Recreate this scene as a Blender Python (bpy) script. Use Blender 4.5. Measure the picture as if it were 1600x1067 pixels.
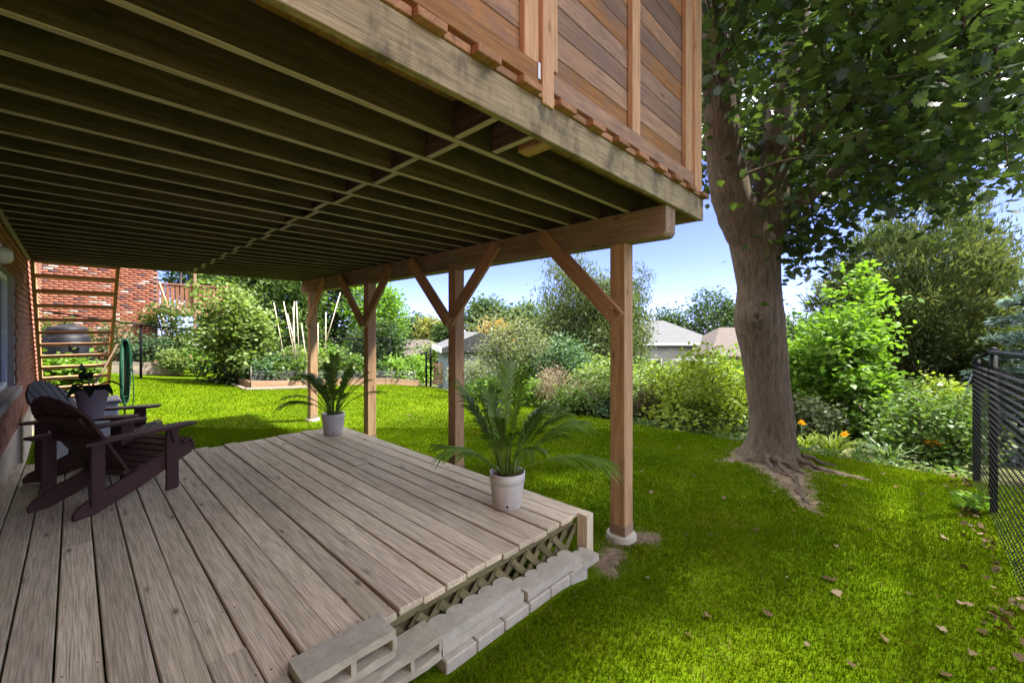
import bpy, bmesh, math, random
import numpy as np
from mathutils import Vector, Matrix, Quaternion

# ------------------------------------------------------------------ camera, sky, sun, exposure
for o in list(bpy.data.objects):
    bpy.data.objects.remove(o)
SC = bpy.context.scene
COL = SC.collection
EYE = Vector((0.0, 0.0, 1.38))
HEAD = math.radians(46.26)
FWD = Vector((math.sin(HEAD), math.cos(HEAD), 0)); RGT = Vector((math.cos(HEAD), -math.sin(HEAD), 0))
cam_d = bpy.data.cameras.new('camera'); cam = bpy.data.objects.new('camera', cam_d); COL.objects.link(cam)
cam.location = EYE; cam.rotation_euler = (math.radians(90), 0, -HEAD)
cam_d.sensor_width = 36; cam_d.lens = 36 * 656 / 1600; cam_d.shift_y = -18 / 1600
cam_d.clip_start = 0.03; cam_d.clip_end = 3000
SC.camera = cam

FILL_CLOUD_SEED = 3.0
SUN_EL, SUN_AZ = math.radians(60), math.radians(127)      # azimuth from +Y towards +X
sun_from = Vector((math.sin(SUN_AZ) * math.cos(SUN_EL), math.cos(SUN_AZ) * math.cos(SUN_EL), math.sin(SUN_EL)))
W = bpy.data.worlds.new('World'); SC.world = W; W.use_nodes = True
wn, wl = W.node_tree.nodes, W.node_tree.links
bg = wn['Background']; sky = wn.new('ShaderNodeTexSky'); sky.sky_type = 'NISHITA'; sky.sun_disc = False
sky.sun_elevation = SUN_EL; sky.sun_rotation = SUN_AZ; sky.air_density = 0.4; sky.dust_density = 0.3; sky.ozone_density = 3.0
# unseen clouds added overhead to fill the shade, same all round the sky
def wnode(t, **kw):
    x = wn.new(t)
    for k, v in kw.items(): setattr(x, k, v)
    return x
tc = wnode('ShaderNodeTexCoord'); sep = wnode('ShaderNodeSeparateXYZ'); wl.new(tc.outputs['Generated'], sep.inputs[0])
zp = wnode('ShaderNodeMath', operation='ADD'); zp.inputs[1].default_value = .16; wl.new(sep.outputs[2], zp.inputs[0])
zm = wnode('ShaderNodeMath', operation='MAXIMUM'); zm.inputs[1].default_value = .05; wl.new(zp.outputs[0], zm.inputs[0])
cmb = wnode('ShaderNodeCombineXYZ')
for i in (0, 1):
    dv = wnode('ShaderNodeMath', operation='DIVIDE'); wl.new(sep.outputs[i], dv.inputs[0]); wl.new(zm.outputs[0], dv.inputs[1]); wl.new(dv.outputs[0], cmb.inputs[i])
cmb.inputs[2].default_value = FILL_CLOUD_SEED
cn = wnode('ShaderNodeTexNoise'); cn.inputs['Scale'].default_value = 1.35; cn.inputs['Detail'].default_value = 7; cn.inputs['Roughness'].default_value = .55; wl.new(cmb.outputs[0], cn.inputs['Vector'])
cr = wnode('ShaderNodeMapRange', interpolation_type='SMOOTHSTEP'); cr.inputs['From Min'].default_value = .42; cr.inputs['From Max'].default_value = .60; wl.new(cn.outputs[0], cr.inputs['Value'])
mx = wnode('ShaderNodeMix', data_type='RGBA'); hz = wnode('ShaderNodeMapRange', interpolation_type='SMOOTHSTEP'); hz.inputs['From Min'].default_value = .24; hz.inputs['From Max'].default_value = .45; wl.new(sep.outputs[2], hz.inputs['Value'])
ml = wnode('ShaderNodeMath', operation='MULTIPLY'); wl.new(cr.outputs[0], ml.inputs[0]); wl.new(hz.outputs[0], ml.inputs[1]); wl.new(ml.outputs[0], mx.inputs[0])
tn = wnode('ShaderNodeMix', data_type='RGBA', blend_type='MULTIPLY'); tn.inputs[0].default_value = 1; wl.new(sky.outputs[0], tn.inputs[6]); tn.inputs[7].default_value = (.50, .425, .62, 1); wl.new(tn.outputs[2], mx.inputs[6]); mx.inputs[7].default_value = (12.5, 12.5, 12.8, 1)
wl.new(mx.outputs[2], bg.inputs['Color']); bg.inputs['Strength'].default_value = 0.07
sd = bpy.data.lights.new('sun', 'SUN'); so = bpy.data.objects.new('sun', sd); COL.objects.link(so)
sd.energy = 2.0; sd.angle = math.radians(3.5); sd.color = (1.0, 0.95, 0.86)
so.rotation_euler = (-sun_from).to_track_quat('-Z', 'Y').to_euler(); so.location = (0, 0, 30)
SC.view_settings.view_transform = 'Standard'; SC.view_settings.look = 'None'
SC.view_settings.exposure = 3.5; SC.view_settings.gamma = 1.0; SC.view_settings.use_curve_mapping = False
SC.cycles.max_bounces = 8; SC.cycles.diffuse_bounces = 5; SC.cycles.transparent_max_bounces = 8
SC.cycles.use_denoising = True

# ------------------------------------------------------------------ helpers
rng = np.random.default_rng(7); random.seed(7)

def wm(o):
    m = o.matrix_basis.copy()
    if o.parent: m = wm(o.parent) @ o.matrix_parent_inverse @ m
    return m
def attach(o, parent):
    if parent is not None:
        o.parent = parent; o.matrix_parent_inverse = wm(parent).inverted()
    return o
def tag(o, label, cat=None, group=None, kind=None):
    if label: o['label'] = label
    if cat: o['category'] = cat
    if group: o['group'] = group
    if kind: o['kind'] = kind
    return o
def thing(name, label, cat, loc=(0, 0, 0), group=None):
    o = bpy.data.objects.new(name, None); COL.objects.link(o); o.location = loc; o.empty_display_size = 0.1
    return tag(o, label, cat, group)
def link(name, me, parent=None, mat=None):
    o = bpy.data.objects.new(name, me); COL.objects.link(o)
    if mat is not None and len(me.materials) == 0: me.materials.append(mat)
    return attach(o, parent)
def fmesh(name, V, F, mat=None, smooth=False, var=None):
    """V (n,3) array, F list of uniform-size index arrays (m,k) or one array"""
    if isinstance(F, np.ndarray): F = [F]
    me = bpy.data.meshes.new(name); V = np.asarray(V, dtype=np.float32)
    me.vertices.add(len(V)); me.vertices.foreach_set('co', V.ravel())
    li = np.concatenate([f.ravel() for f in F]).astype(np.int32)
    tot = np.concatenate([np.full(len(f), f.shape[1], np.int32) for f in F])
    st = np.concatenate([[0], np.cumsum(tot)[:-1]]).astype(np.int32)
    me.loops.add(len(li)); me.loops.foreach_set('vertex_index', li)
    me.polygons.add(len(tot)); me.polygons.foreach_set('loop_start', st); me.polygons.foreach_set('loop_total', tot)
    if smooth: me.polygons.foreach_set('use_smooth', np.ones(len(tot), bool))
    if var is not None:
        a = me.attributes.new('var', 'FLOAT', 'POINT'); a.data.foreach_set('value', np.asarray(var, np.float32))
    me.update(calc_edges=True)
    if mat is not None: me.materials.append(mat)
    return me
_box = {}
def cbox(l, w, h, mat, b=0.003):
    k = (round(l, 4), round(w, 4), round(h, 4), mat.name, b)
    if k not in _box:
        bm = bmesh.new(); bmesh.ops.create_cube(bm, size=1)
        bmesh.ops.scale(bm, vec=(l, w, h), verts=bm.verts)
        if b: bmesh.ops.bevel(bm, geom=bm.edges[:], offset=min(b, .3 * min(l, w, h)), segments=1, affect='EDGES')
        me = bpy.data.meshes.new('box'); bm.to_mesh(me); bm.free(); me.materials.append(mat); _box[k] = me
    return _box[k]
def board(name, p0, p1, w, h, mat, parent=None, up=(0, 0, 1), b=0.003):
    """board from p0 to p1 (centre line); local X along it, h along 'up', w across"""
    p0, p1 = Vector(p0), Vector(p1); d = p1 - p0; L = d.length; x = d.normalized(); u = Vector(up)
    y = u.cross(x).normalized(); z = x.cross(y)
    o = bpy.data.objects.new(name, cbox(L, w, h, mat, b)); COL.objects.link(o)
    M = Matrix((x, y, z)).transposed().to_4x4(); M.translation = (p0 + p1) / 2
    o.matrix_basis = M
    return attach(o, parent)
def block(name, lo, hi, mat, parent=None, b=0.004):
    lo, hi = Vector(lo), Vector(hi); s = hi - lo
    o = bpy.data.objects.new(name, cbox(s.x, s.y, s.z, mat, b)); COL.objects.link(o); o.location = (lo + hi) / 2
    return attach(o, parent)
def poly_extrude(pts, axis_h, mat, name):
    """closed polygon list of 3d pts, extruded by vector axis_h"""
    n = len(pts); V = [tuple(p) for p in pts] + [tuple(Vector(p) + Vector(axis_h)) for p in pts]
    F = [list(range(n))[::-1], list(range(n, 2 * n))] + [[i, (i + 1) % n, n + (i + 1) % n, n + i] for i in range(n)]
    me = bpy.data.meshes.new(name); me.from_pydata(V, [], F); bm = bmesh.new(); bm.from_mesh(me)
    bmesh.ops.recalc_face_normals(bm, faces=bm.faces); bm.to_mesh(me); bm.free(); me.materials.append(mat); return me
def tube_arr(pts, rad, sides=8, cap=True, rough=0.0, seed=0):
    pts = np.asarray(pts, float); n = len(pts); rad = np.broadcast_to(np.asarray(rad, float), (n,))
    r = np.random.default_rng(seed); V = []; ref = None
    for i in range(n):
        t = pts[min(i + 1, n - 1)] - pts[max(i - 1, 0)]; t = t / (np.linalg.norm(t) + 1e-9)
        if ref is None: ref = np.array([1., 0, 0]) if abs(t[0]) < .8 else np.array([0, 1., 0])
        a = ref - t * (ref @ t); a /= np.linalg.norm(a); bb = np.cross(t, a); ref = a
        ang = np.arange(sides) * 2 * math.pi / sides
        rr = rad[i] * (1 + rough * r.normal(size=sides))
        V.append(pts[i] + np.outer(np.cos(ang) * rr, a) + np.outer(np.sin(ang) * rr, bb))
    V = np.concatenate(V); F = []
    for i in range(n - 1):
        for j in range(sides):
            F.append((i * sides + j, i * sides + (j + 1) % sides, (i + 1) * sides + (j + 1) % sides, (i + 1) * sides + j))
    F = np.array(F)
    if cap:
        V = np.vstack([V, pts[0], pts[-1]]); c0, c1 = len(V) - 2, len(V) - 1; L = (n - 1) * sides
        T = [(c0, (j + 1) % sides, j, j) for j in range(sides)] + [(c1, L + j, L + (j + 1) % sides, L + (j + 1) % sides) for j in range(sides)]
        T = np.array(T)[:, :3]
        return V, [F, T]
    return V, [F]
def join_arr(parts):
    V = []; Q = []; T = []; off = 0
    for v, fs in parts:
        V.append(v)
        for f in fs:
            (Q if f.shape[1] == 4 else T).append(f + off)
        off += len(v)
    out = []
    if Q: out.append(np.concatenate(Q))
    if T: out.append(np.concatenate(T))
    return np.concatenate(V), out
def tube(name, pts, rad, mat, parent=None, sides=8, rough=0, seed=0, smooth=True):
    V, F = tube_arr(pts, rad, sides, True, rough, seed)
    return link(name, fmesh(name, V, F, mat, smooth), parent)
def lathe(name, prof, mat, parent=None, loc=(0, 0, 0), seg=28, smooth=True):
    prof = np.asarray(prof, float); n = len(prof); a = np.arange(seg) * 2 * math.pi / seg
    V = np.array([(r * math.cos(t), r * math.sin(t), z) for r, z in prof for t in a])
    F = np.array([(i * seg + j, i * seg + (j + 1) % seg, (i + 1) * seg + (j + 1) % seg, (i + 1) * seg + j) for i in range(n - 1) for j in range(seg)])
    o = link(name, fmesh(name, V, F, mat, smooth)); o.location = loc
    return attach(o, parent)
def ss(x, a, b):
    t = np.clip((np.asarray(x, float) - a) / (b - a), 0, 1); return t * t * (3 - 2 * t)
def gz(X, Y):
    X = np.asarray(X, float); Y = np.asarray(Y, float)
    g = np.interp(X, [-20, -.5, 1.3, 4.5, 8.4, 14], [1.2, .76, .42, .03, -.1, -.1])
    f = np.interp(X, [6, 7.75, 10, 34, 60, 500], [0, -.1, -.42, -4.6, -7, -10])
    fy = np.interp(Y, [15, 40, 500], [0, -.4, -1]) + .085 * ss(X, -.6, .2) * (1 - ss(X, 2.1, 2.75)) * ss(Y, .5, 1.5) * (1 - ss(Y, 1.8, 2.2))
    return -.38 + ss(Y, 8.5, 15.5) * g + f + fy
def spot(px, D):
    """ground position at a bearing and distance from the viewpoint"""
    u = (px - 800) / 656; p = FWD * D + RGT * (u * D); return p.x, p.y
def zat(py, D): return 1.38 - (py - 515.5) * D / 656
def project(P):
    P = np.asarray(P, float); D = P[..., 0] * FWD.x + P[..., 1] * FWD.y; L = P[..., 0] * RGT.x + P[..., 1] * RGT.y
    return 800 + 656 * L / D, 515.5 - 656 * (P[..., 2] - 1.38) / D, D

# ------------------------------------------------------------------ materials
def mat_new(name):
    m = bpy.data.materials.new(name); m.use_nodes = True; return m, m.node_tree.nodes, m.node_tree.links, m.node_tree.nodes['Principled BSDF']
def N(nodes, t, **kw):
    n = nodes.new(t)
    for k, v in kw.items():
        if k.startswith('i_'): n.inputs[k[2:]].default_value = v
        else: setattr(n, k, v)
    return n
def ramp(nodes, stops, interp='LINEAR'):
    r = nodes.new('ShaderNodeValToRGB'); r.color_ramp.interpolation = interp; e = r.color_ramp.elements
    while len(e) > 1: e.remove(e[-1])
    e[0].position = stops[0][0]; e[0].color = (*stops[0][1], 1)
    for p, c in stops[1:]:
        x = e.new(p); x.color = (*c, 1)
    return r
def mixc(nodes, links, a, b, fac, mode='MIX'):
    m = nodes.new('ShaderNodeMix'); m.data_type = 'RGBA'; m.blend_type = mode
    for i, v in ((0, fac), (6, a), (7, b)):
        if hasattr(v, 'links'): links.new(v, m.inputs[i])
        elif i == 0: m.inputs[0].default_value = v
        else: m.inputs[i].default_value = (*v, 1)
    return m.outputs[2]
def mapped(nodes, links, scale, rand=True):
    tc = nodes.new('ShaderNodeTexCoord'); mp = nodes.new('ShaderNodeMapping'); mp.inputs['Scale'].default_value = scale
    links.new(tc.outputs['Object'], mp.inputs['Vector'])
    if rand:
        oi = nodes.new('ShaderNodeObjectInfo'); mm = N(nodes, 'ShaderNodeMath', operation='MULTIPLY'); mm.inputs[1].default_value = 37.0
        links.new(oi.outputs['Random'], mm.inputs[0]); cx = nodes.new('ShaderNodeCombineXYZ')
        for i in range(3): links.new(mm.outputs[0], cx.inputs[i])
        links.new(cx.outputs[0], mp.inputs['Location'])
    return mp.outputs[0]
def wood(name, light, dark, knot=(.05, .03, .02), stain=None, stain_amt=.5, rough=.8, vary=.25, tints=None, bump=.25, knots=True, grain=1.0, under=None, smap=(2.2, 6, 6), sr=(.48, .72)):
    m, n, l, p = mat_new(name)
    g1 = N(n, 'ShaderNodeTexNoise'); g1.inputs['Scale'].default_value = 1; g1.inputs['Detail'].default_value = 8; g1.inputs['Roughness'].default_value = .65; g1.inputs['Distortion'].default_value = .6
    l.new(mapped(n, l, (1.3, 26, 26)), g1.inputs['Vector'])
    r1 = ramp(n, [(.3, dark), (.5, tuple((a + b) / 2 for a, b in zip(light, dark))), (.68, light)]); l.new(g1.outputs[0], r1.inputs[0])
    g2 = N(n, 'ShaderNodeTexNoise'); g2.inputs['Scale'].default_value = 1; g2.inputs['Detail'].default_value = 4
    l.new(mapped(n, l, (5, 170, 170)), g2.inputs['Vector'])
    r2 = ramp(n, [(.35, (1 - .35 * grain,) * 3), (.6, (1.0, 1.0, 1.0))]); l.new(g2.outputs[0], r2.inputs[0])
    c = mixc(n, l, r1.outputs[0], r2.outputs[0], 1.0, 'MULTIPLY')
    oi = n.new('ShaderNodeObjectInfo')
    if tints:
        rt = ramp(n, [(i / len(tints), t) for i, t in enumerate(tints)], 'CONSTANT'); l.new(oi.outputs['Random'], rt.inputs[0])
        c = mixc(n, l, c, rt.outputs[0], 1.0, 'MULTIPLY')
    mr = N(n, 'ShaderNodeMapRange'); mr.inputs['To Min'].default_value = 1 - vary; mr.inputs['To Max'].default_value = 1 + vary * .5
    wn_ = N(n, 'ShaderNodeTexWhiteNoise', noise_dimensions='1D'); l.new(oi.outputs['Random'], wn_.inputs['W']); l.new(wn_.outputs['Value'], mr.inputs['Value'])
    hs = n.new('ShaderNodeHueSaturation'); l.new(mr.outputs[0], hs.inputs['Value']); l.new(c, hs.inputs['Color']); c = hs.outputs[0]
    if stain:
        s = N(n, 'ShaderNodeTexNoise'); s.inputs['Scale'].default_value = 1; s.inputs['Detail'].default_value = 5; s.inputs['Roughness'].default_value = .7
        l.new(mapped(n, l, smap), s.inputs['Vector'])
        rs = ramp(n, [(sr[0], (0, 0, 0)), (sr[1], (stain_amt,) * 3)]); l.new(s.outputs[0], rs.inputs[0])
        c = mixc(n, l, c, stain, rs.outputs[0])
    if knots:
        ck = N(n, 'ShaderNodeTexNoise'); ck.inputs['Scale'].default_value = 1; ck.inputs['Detail'].default_value = 2; l.new(mapped(n, l, (1.1, 75, 75)), ck.inputs['Vector'])
        rc = ramp(n, [(.255, (.7,) * 3), (.285, (0, 0, 0))]); l.new(ck.outputs[0], rc.inputs[0]); c = mixc(n, l, c, knot, rc.outputs[0])
        v = N(n, 'ShaderNodeTexVoronoi'); v.inputs['Scale'].default_value = 1; v.inputs['Randomness'].default_value = 1
        l.new(mapped(n, l, (2.6, 8, 8)), v.inputs['Vector'])
        rk = ramp(n, [(.05, (.8,) * 3), (.085, (.45,) * 3), (.12, (.12,) * 3), (.2, (0, 0, 0))]); l.new(v.outputs['Distance'], rk.inputs[0])
        c = mixc(n, l, c, knot, rk.outputs[0])
    if under:      # floor bounce light painted as a paler colour on downward faces
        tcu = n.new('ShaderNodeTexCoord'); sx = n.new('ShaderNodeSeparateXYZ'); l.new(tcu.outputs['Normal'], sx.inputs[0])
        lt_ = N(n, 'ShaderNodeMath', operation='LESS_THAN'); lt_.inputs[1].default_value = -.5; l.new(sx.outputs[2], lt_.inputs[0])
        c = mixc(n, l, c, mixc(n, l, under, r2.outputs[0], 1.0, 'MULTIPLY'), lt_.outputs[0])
    l.new(c, p.inputs['Base Color']); p.inputs['Roughness'].default_value = rough; p.inputs['Specular IOR Level'].default_value = .25
    bp = N(n, 'ShaderNodeBump'); bp.inputs['Strength'].default_value = bump; bp.inputs['Distance'].default_value = .004
    ad = N(n, 'ShaderNodeMath', operation='ADD'); l.new(g1.outputs[0], ad.inputs[0]); l.new(g2.outputs[0], ad.inputs[1])
    l.new(ad.outputs[0], bp.inputs['Height']); l.new(bp.outputs[0], p.inputs['Normal'])
    return m
def noisy(name, c1, c2, scale=20, rough=.85, bump=.3, dist=.004, spec=.3, c3=None, detail=6, vec=(1, 1, 1), rand=False, nr=.65):
    m, n, l, p = mat_new(name)
    t = N(n, 'ShaderNodeTexNoise'); t.inputs['Scale'].default_value = scale; t.inputs['Detail'].default_value = detail; t.inputs['Roughness'].default_value = nr
    l.new(mapped(n, l, vec, rand), t.inputs['Vector'])
    st = [(.32, c1), (.62, c2)] + ([(.75, c3)] if c3 else [])
    r = ramp(n, st); l.new(t.outputs[0], r.inputs[0]); l.new(r.outputs[0], p.inputs['Base Color'])
    p.inputs['Roughness'].default_value = rough; p.inputs['Specular IOR Level'].default_value = spec
    if bump:
        b = N(n, 'ShaderNodeBump'); b.inputs['Strength'].default_value = bump; b.inputs['Distance'].default_value = dist
        l.new(t.outputs[0], b.inputs['Height']); l.new(b.outputs[0], p.inputs['Normal'])
    return m
def leafmat(name, stops, trans=.45, gloss=.12, rough=.45, k=.80):
    stops = [(p_, tuple(x * k for x in c_)) for p_, c_ in stops]
    m, n, l, p = mat_new(name); out = n['Material Output']
    at = N(n, 'ShaderNodeAttribute', attribute_name='var'); r = ramp(n, stops); l.new(at.outputs['Fac'], r.inputs[0])
    d = n.new('ShaderNodeBsdfDiffuse'); t = n.new('ShaderNodeBsdfTranslucent'); g = n.new('ShaderNodeBsdfGlossy'); g.inputs['Roughness'].default_value = rough
    l.new(r.outputs[0], d.inputs[0])
    br = mixc(n, l, r.outputs[0], (1.25, 1.3, .55), 1.0, 'MULTIPLY'); l.new(br, t.inputs[0]); g.inputs[0].default_value = (1, 1, 1, 1)
    m1 = n.new('ShaderNodeMixShader'); m1.inputs[0].default_value = trans; l.new(d.outputs[0], m1.inputs[1]); l.new(t.outputs[0], m1.inputs[2])
    m2 = n.new('ShaderNodeMixShader'); m2.inputs[0].default_value = gloss * .16; l.new(m1.outputs[0], m2.inputs[1]); l.new(g.outputs[0], m2.inputs[2])
    l.new(m2.outputs[0], out.inputs['Surface']); n.remove(p); return m
def plain(name, col, rough=.5, metal=0, spec=.4):
    m, n, l, p = mat_new(name); t = N(n, 'ShaderNodeTexNoise'); t.inputs['Scale'].default_value = 14; t.inputs['Detail'].default_value = 4
    l.new(mapped(n, l, (1, 1, 1), False), t.inputs['Vector'])
    r = ramp(n, [(.3, tuple(c * .86 for c in col)), (.7, tuple(min(1, c * 1.08) for c in col))]); l.new(t.outputs[0], r.inputs[0]); l.new(r.outputs[0], p.inputs['Base Color'])
    p.inputs['Roughness'].default_value = rough; p.inputs['Metallic'].default_value = metal; p.inputs['Specular IOR Level'].default_value = spec
    return m

M_deck = wood('weathered_deck_wood', (.70, .60, .435), (.48, .40, .285), (.10, .065, .04), stain=(.34, .31, .17), stain_amt=.45, vary=.22, bump=.5, grain=1.3)
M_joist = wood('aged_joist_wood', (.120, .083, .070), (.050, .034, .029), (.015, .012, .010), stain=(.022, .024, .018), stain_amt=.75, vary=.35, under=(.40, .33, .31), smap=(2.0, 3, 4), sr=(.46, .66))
M_underboard = wood('dark_underside_wood', (.07, .045, .026), (.035, .022, .013), vary=.3)
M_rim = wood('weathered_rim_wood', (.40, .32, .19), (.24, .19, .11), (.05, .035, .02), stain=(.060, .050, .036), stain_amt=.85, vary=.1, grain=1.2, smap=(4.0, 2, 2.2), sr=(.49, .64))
M_post = wood('brown_post_wood', (.52, .335, .185), (.31, .185, .095), (.07, .03, .018), vary=.15, bump=.2)
M_beam = wood('brown_beam_wood', (.35, .25, .165), (.20, .14, .093), (.05, .03, .02), stain=(.12, .10, .055), stain_amt=.6, vary=.15)
M_brace = wood('brace_wood', (.48, .28, .155), (.29, .16, .085), (.07, .03, .018), vary=.15)
M_plank = wood('screen_plank_wood', (.37, .235, .155), (.23, .135, .085), (.07, .04, .025), stain=(.15, .105, .09), stain_amt=.7, vary=.3, smap=(3.0, 3, 5), sr=(.46, .66),
               tints=[(1, 1, 1), (.95, .95, 1.0), (1.15, .9, .5), (.85, .85, .92), (1.05, .95, .85), (1.2, .93, .55), (.8, .8, .86)])
M_batten = wood('batten_wood', (.60, .37, .21), (.42, .24, .13), (.15, .07, .035), vary=.15)
M_upboard = wood('upper_decking_wood', (.40, .21, .11), (.24, .12, .06), vary=.3)
M_stairs = wood('stair_wood', (.66, .38, .18), (.46, .25, .11), (.15, .07, .03), vary=.15)
M_lattice = wood('lattice_wood', (.21, .175, .085), (.11, .095, .045), stain=(.07, .085, .03), stain_amt=.7, vary=.35)
M_chair = wood('dark_brown_paint', (.074, .036, .029), (.048, .022, .018), (.03, .015, .015), rough=.5, vary=.12, bump=.08, knots=False, grain=.5)
M_bedwood = wood('bed_timber', (.38, .24, .15), (.24, .15, .09), vary=.25)
M_oldwood = wood('grey_timber', (.36, .30, .24), (.22, .18, .14), vary=.3)
M_redwood = wood('neighbour_rail_wood', (.30, .13, .075), (.20, .085, .05), vary=.2)
M_bamboo = plain('bamboo_stake', (.62, .53, .38), .6)
M_concrete = noisy('concrete', (.25, .235, .185), (.41, .385, .32), 9, .9, .5, .004, c3=(.47, .44, .37), detail=14, rand=True, nr=.86)
M_block = noisy('rough_concrete', (.22, .205, .15), (.40, .37, .285), 14, .95, .8, .006, c3=(.47, .44, .35), detail=14, rand=True, nr=.88)
M_found = noisy('foundation', (.36, .30, .23), (.52, .44, .34), 12, .9, .3)
M_black = plain('black_vinyl', (.003, .003, .004), .6, 0, .1)
M_pot = noisy('grey_pot', (.40, .385, .365), (.49, .47, .45), 8, .55, .05)
M_potdark = noisy('mauve_pot', (.21, .165, .17), (.26, .205, .21), 8, .55, .05)
M_soil = noisy('soil', (.035, .022, .015), (.085, .055, .038), 40, .95, .8, .01)
M_white = plain('white_trim', (.72, .72, .70), .5)
M_cream = plain('cream_glass', (.62, .58, .44), .3)
M_glass = plain('dark_glass', (.02, .025, .03), .06, 0, .8)
M_barrel = plain('dark_plastic', (.006, .006, .009), .55, 0, .2)
M_hose = plain('green_hose', (.010, .065, .034), .5, 0, .2)
M_hose2 = plain('pale_hose', (.10, .17, .12), .5)
M_cord = plain('brown_cord', (.10, .055, .03), .6)
M_metal = plain('galvanised', (.45, .45, .44), .45, .7)
M_bark = noisy('maple_bark', (.052, .038, .028), (.155, .120, .085), 1.0, .95, 1.0, .05, .1, c3=(.175, .155, .105), detail=14, vec=(26, 26, 4.5), nr=.74)
M_twig = noisy('twig_bark', (.07, .05, .035), (.16, .12, .085), 20, .9, .3)
M_palmstem = plain('palm_stem', (.13, .19, .05), .5)

def brickmat(name, base_stops):
    m, n, l, p = mat_new(name)
    at = N(n, 'ShaderNodeAttribute', attribute_name='var'); oi = n.new('ShaderNodeObjectInfo')
    ad = N(n, 'ShaderNodeMath', operation='ADD'); l.new(at.outputs['Fac'], ad.inputs[0]); l.new(oi.outputs['Random'], ad.inputs[1])
    fr = N(n, 'ShaderNodeMath', operation='FRACT'); l.new(ad.outputs[0], fr.inputs[0])
    r = ramp(n, base_stops, 'LINEAR'); l.new(fr.outputs[0], r.inputs[0])
    t = N(n, 'ShaderNodeTexNoise'); t.inputs['Scale'].default_value = 45; t.inputs['Detail'].default_value = 6
    l.new(mapped(n, l, (1, 1, 1)), t.inputs['Vector']); r2 = ramp(n, [(.3, (.72,) * 3), (.65, (1.12,) * 3)]); l.new(t.outputs[0], r2.inputs[0])
    l.new(mixc(n, l, r.outputs[0], r2.outputs[0], 1, 'MULTIPLY'), p.inputs['Base Color']); p.inputs['Roughness'].default_value = .9; p.inputs['Specular IOR Level'].default_value = .2
    b = N(n, 'ShaderNodeBump'); b.inputs['Strength'].default_value = .5; b.inputs['Distance'].default_value = .004; l.new(t.outputs[0], b.inputs['Height']); l.new(b.outputs[0], p.inputs['Normal'])
    return m
M_brick = brickmat('house_brick', [(0, (.24, .085, .055)), (.35, (.32, .13, .08)), (.7, (.36, .16, .10)), (1, (.24, .085, .055))])
M_brick2 = brickmat('neighbour_brick', [(0, (.20, .065, .040)), (.45, (.26, .095, .055)), (.72, (.22, .075, .048)), (.80, (.08, .043, .043)), (.88, (.10, .05, .05)), (.92, (.40, .29, .23)), (.97, (.42, .31, .25)), (1, (.20, .065, .040))])
M_mortar = noisy('mortar', (.30, .25, .20), (.40, .34, .28), 50, .95, .3)
M_mortar2 = noisy('neighbour_mortar', (.19, .12, .09), (.25, .165, .12), 50, .95, .3)

# ------------------------------------------------------------------ ground, lawn
def lawn_xmax(Y): return np.interp(Y, [-4, 5.5, 8, 11, 13, 16], [7.75, 7.7, 7.95, 8.7, 9.2, 9.2])
_kx = rng.uniform(-1, 1, (24, 2)); _kp = rng.uniform(0, 6.28, 24)
def fnoise(X, Y, f):
    s = 0
    for k in range(8):
        d = _kx[k * 3 % 24] * f * (1 + .35 * k); s = s + np.sin(X * d[0] * 2 + Y * d[1] * 2 + _kp[k] * 3 + 1.7 * np.sin(X * d[1] - Y * d[0] + k))
    return s / 8
def seg_d(X, Y, a, b):
    ax, ay = a; bx, by = b; t = np.clip(((X - ax) * (bx - ax) + (Y - ay) * (by - ay)) / ((bx - ax) ** 2 + (by - ay) ** 2), 0, 1)
    return np.hypot(X - ax - t * (bx - ax), Y - ay - t * (by - ay)), t
TREE = (6.735, 1.454)
def dirt(X, Y):
    X = np.asarray(X, float); Y = np.asarray(Y, float); nz = .10 * fnoise(X, Y, 5) + .06 * fnoise(Y, X, 13)
    v = 0 * X
    for a, b, w0, w1 in (((6.55, 1.35), (5.55, .95), .50, .22), ((5.55, .95), (4.95, .70), .20, .07), ((6.7, 1.3), (6.62, .40), .40, .08), ((6.6, 1.5), (6.05, 1.85), .42, .12),
                         (TREE, (6.75, 1.5), .62, .62), ((3.18, 1.76), (3.34, 1.68), .14, .14), ((2.72, 1.66), (2.95, 1.72), .12, .12)):
        d, t = seg_d(X, Y, a, b); w = w0 + (w1 - w0) * t
        v = np.maximum(v, 1 - ss(d + nz * 1.1, w * .35, w * 1.25))
    return np.clip(v, 0, 1)
def under_deck(X, Y): return ((X < 2.70) & (Y > 1.60) & (Y < 6.15)) | ((X < .82) & (Y < 6.75) & (Y > 1.55)) | ((X < 2.55) & (Y > 1.62) & (Y < 2))

gx = np.concatenate([-np.geomspace(600, 12, 14), np.linspace(-10, 16, 66), np.geomspace(17, 900, 26)])
gy = np.concatenate([-np.geomspace(600, 9, 14), np.linspace(-8, 24, 80), np.geomspace(25.5, 900, 26)])
GX, GY = np.meshgrid(gx, gy, indexing='ij'); GZ = gz(GX, GY) - .035
nx, ny = GX.shape; idx = np.arange(nx * ny).reshape(nx, ny)
GF = np.stack([idx[:-1, :-1], idx[1:, :-1], idx[1:, 1:], idx[:-1, 1:]], -1).reshape(-1, 4)
M_ground = noisy('garden_ground', (.045, .040, .020), (.085, .095, .030), 1.3, .95, .6, .03, .1, c3=(.12, .09, .06), detail=9)
tag(link('ground', fmesh('ground', np.stack([GX, GY, GZ], -1).reshape(-1, 3), GF, M_ground, True)), 'garden soil and rough ground sloping down past the lawn', kind='structure')

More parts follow.
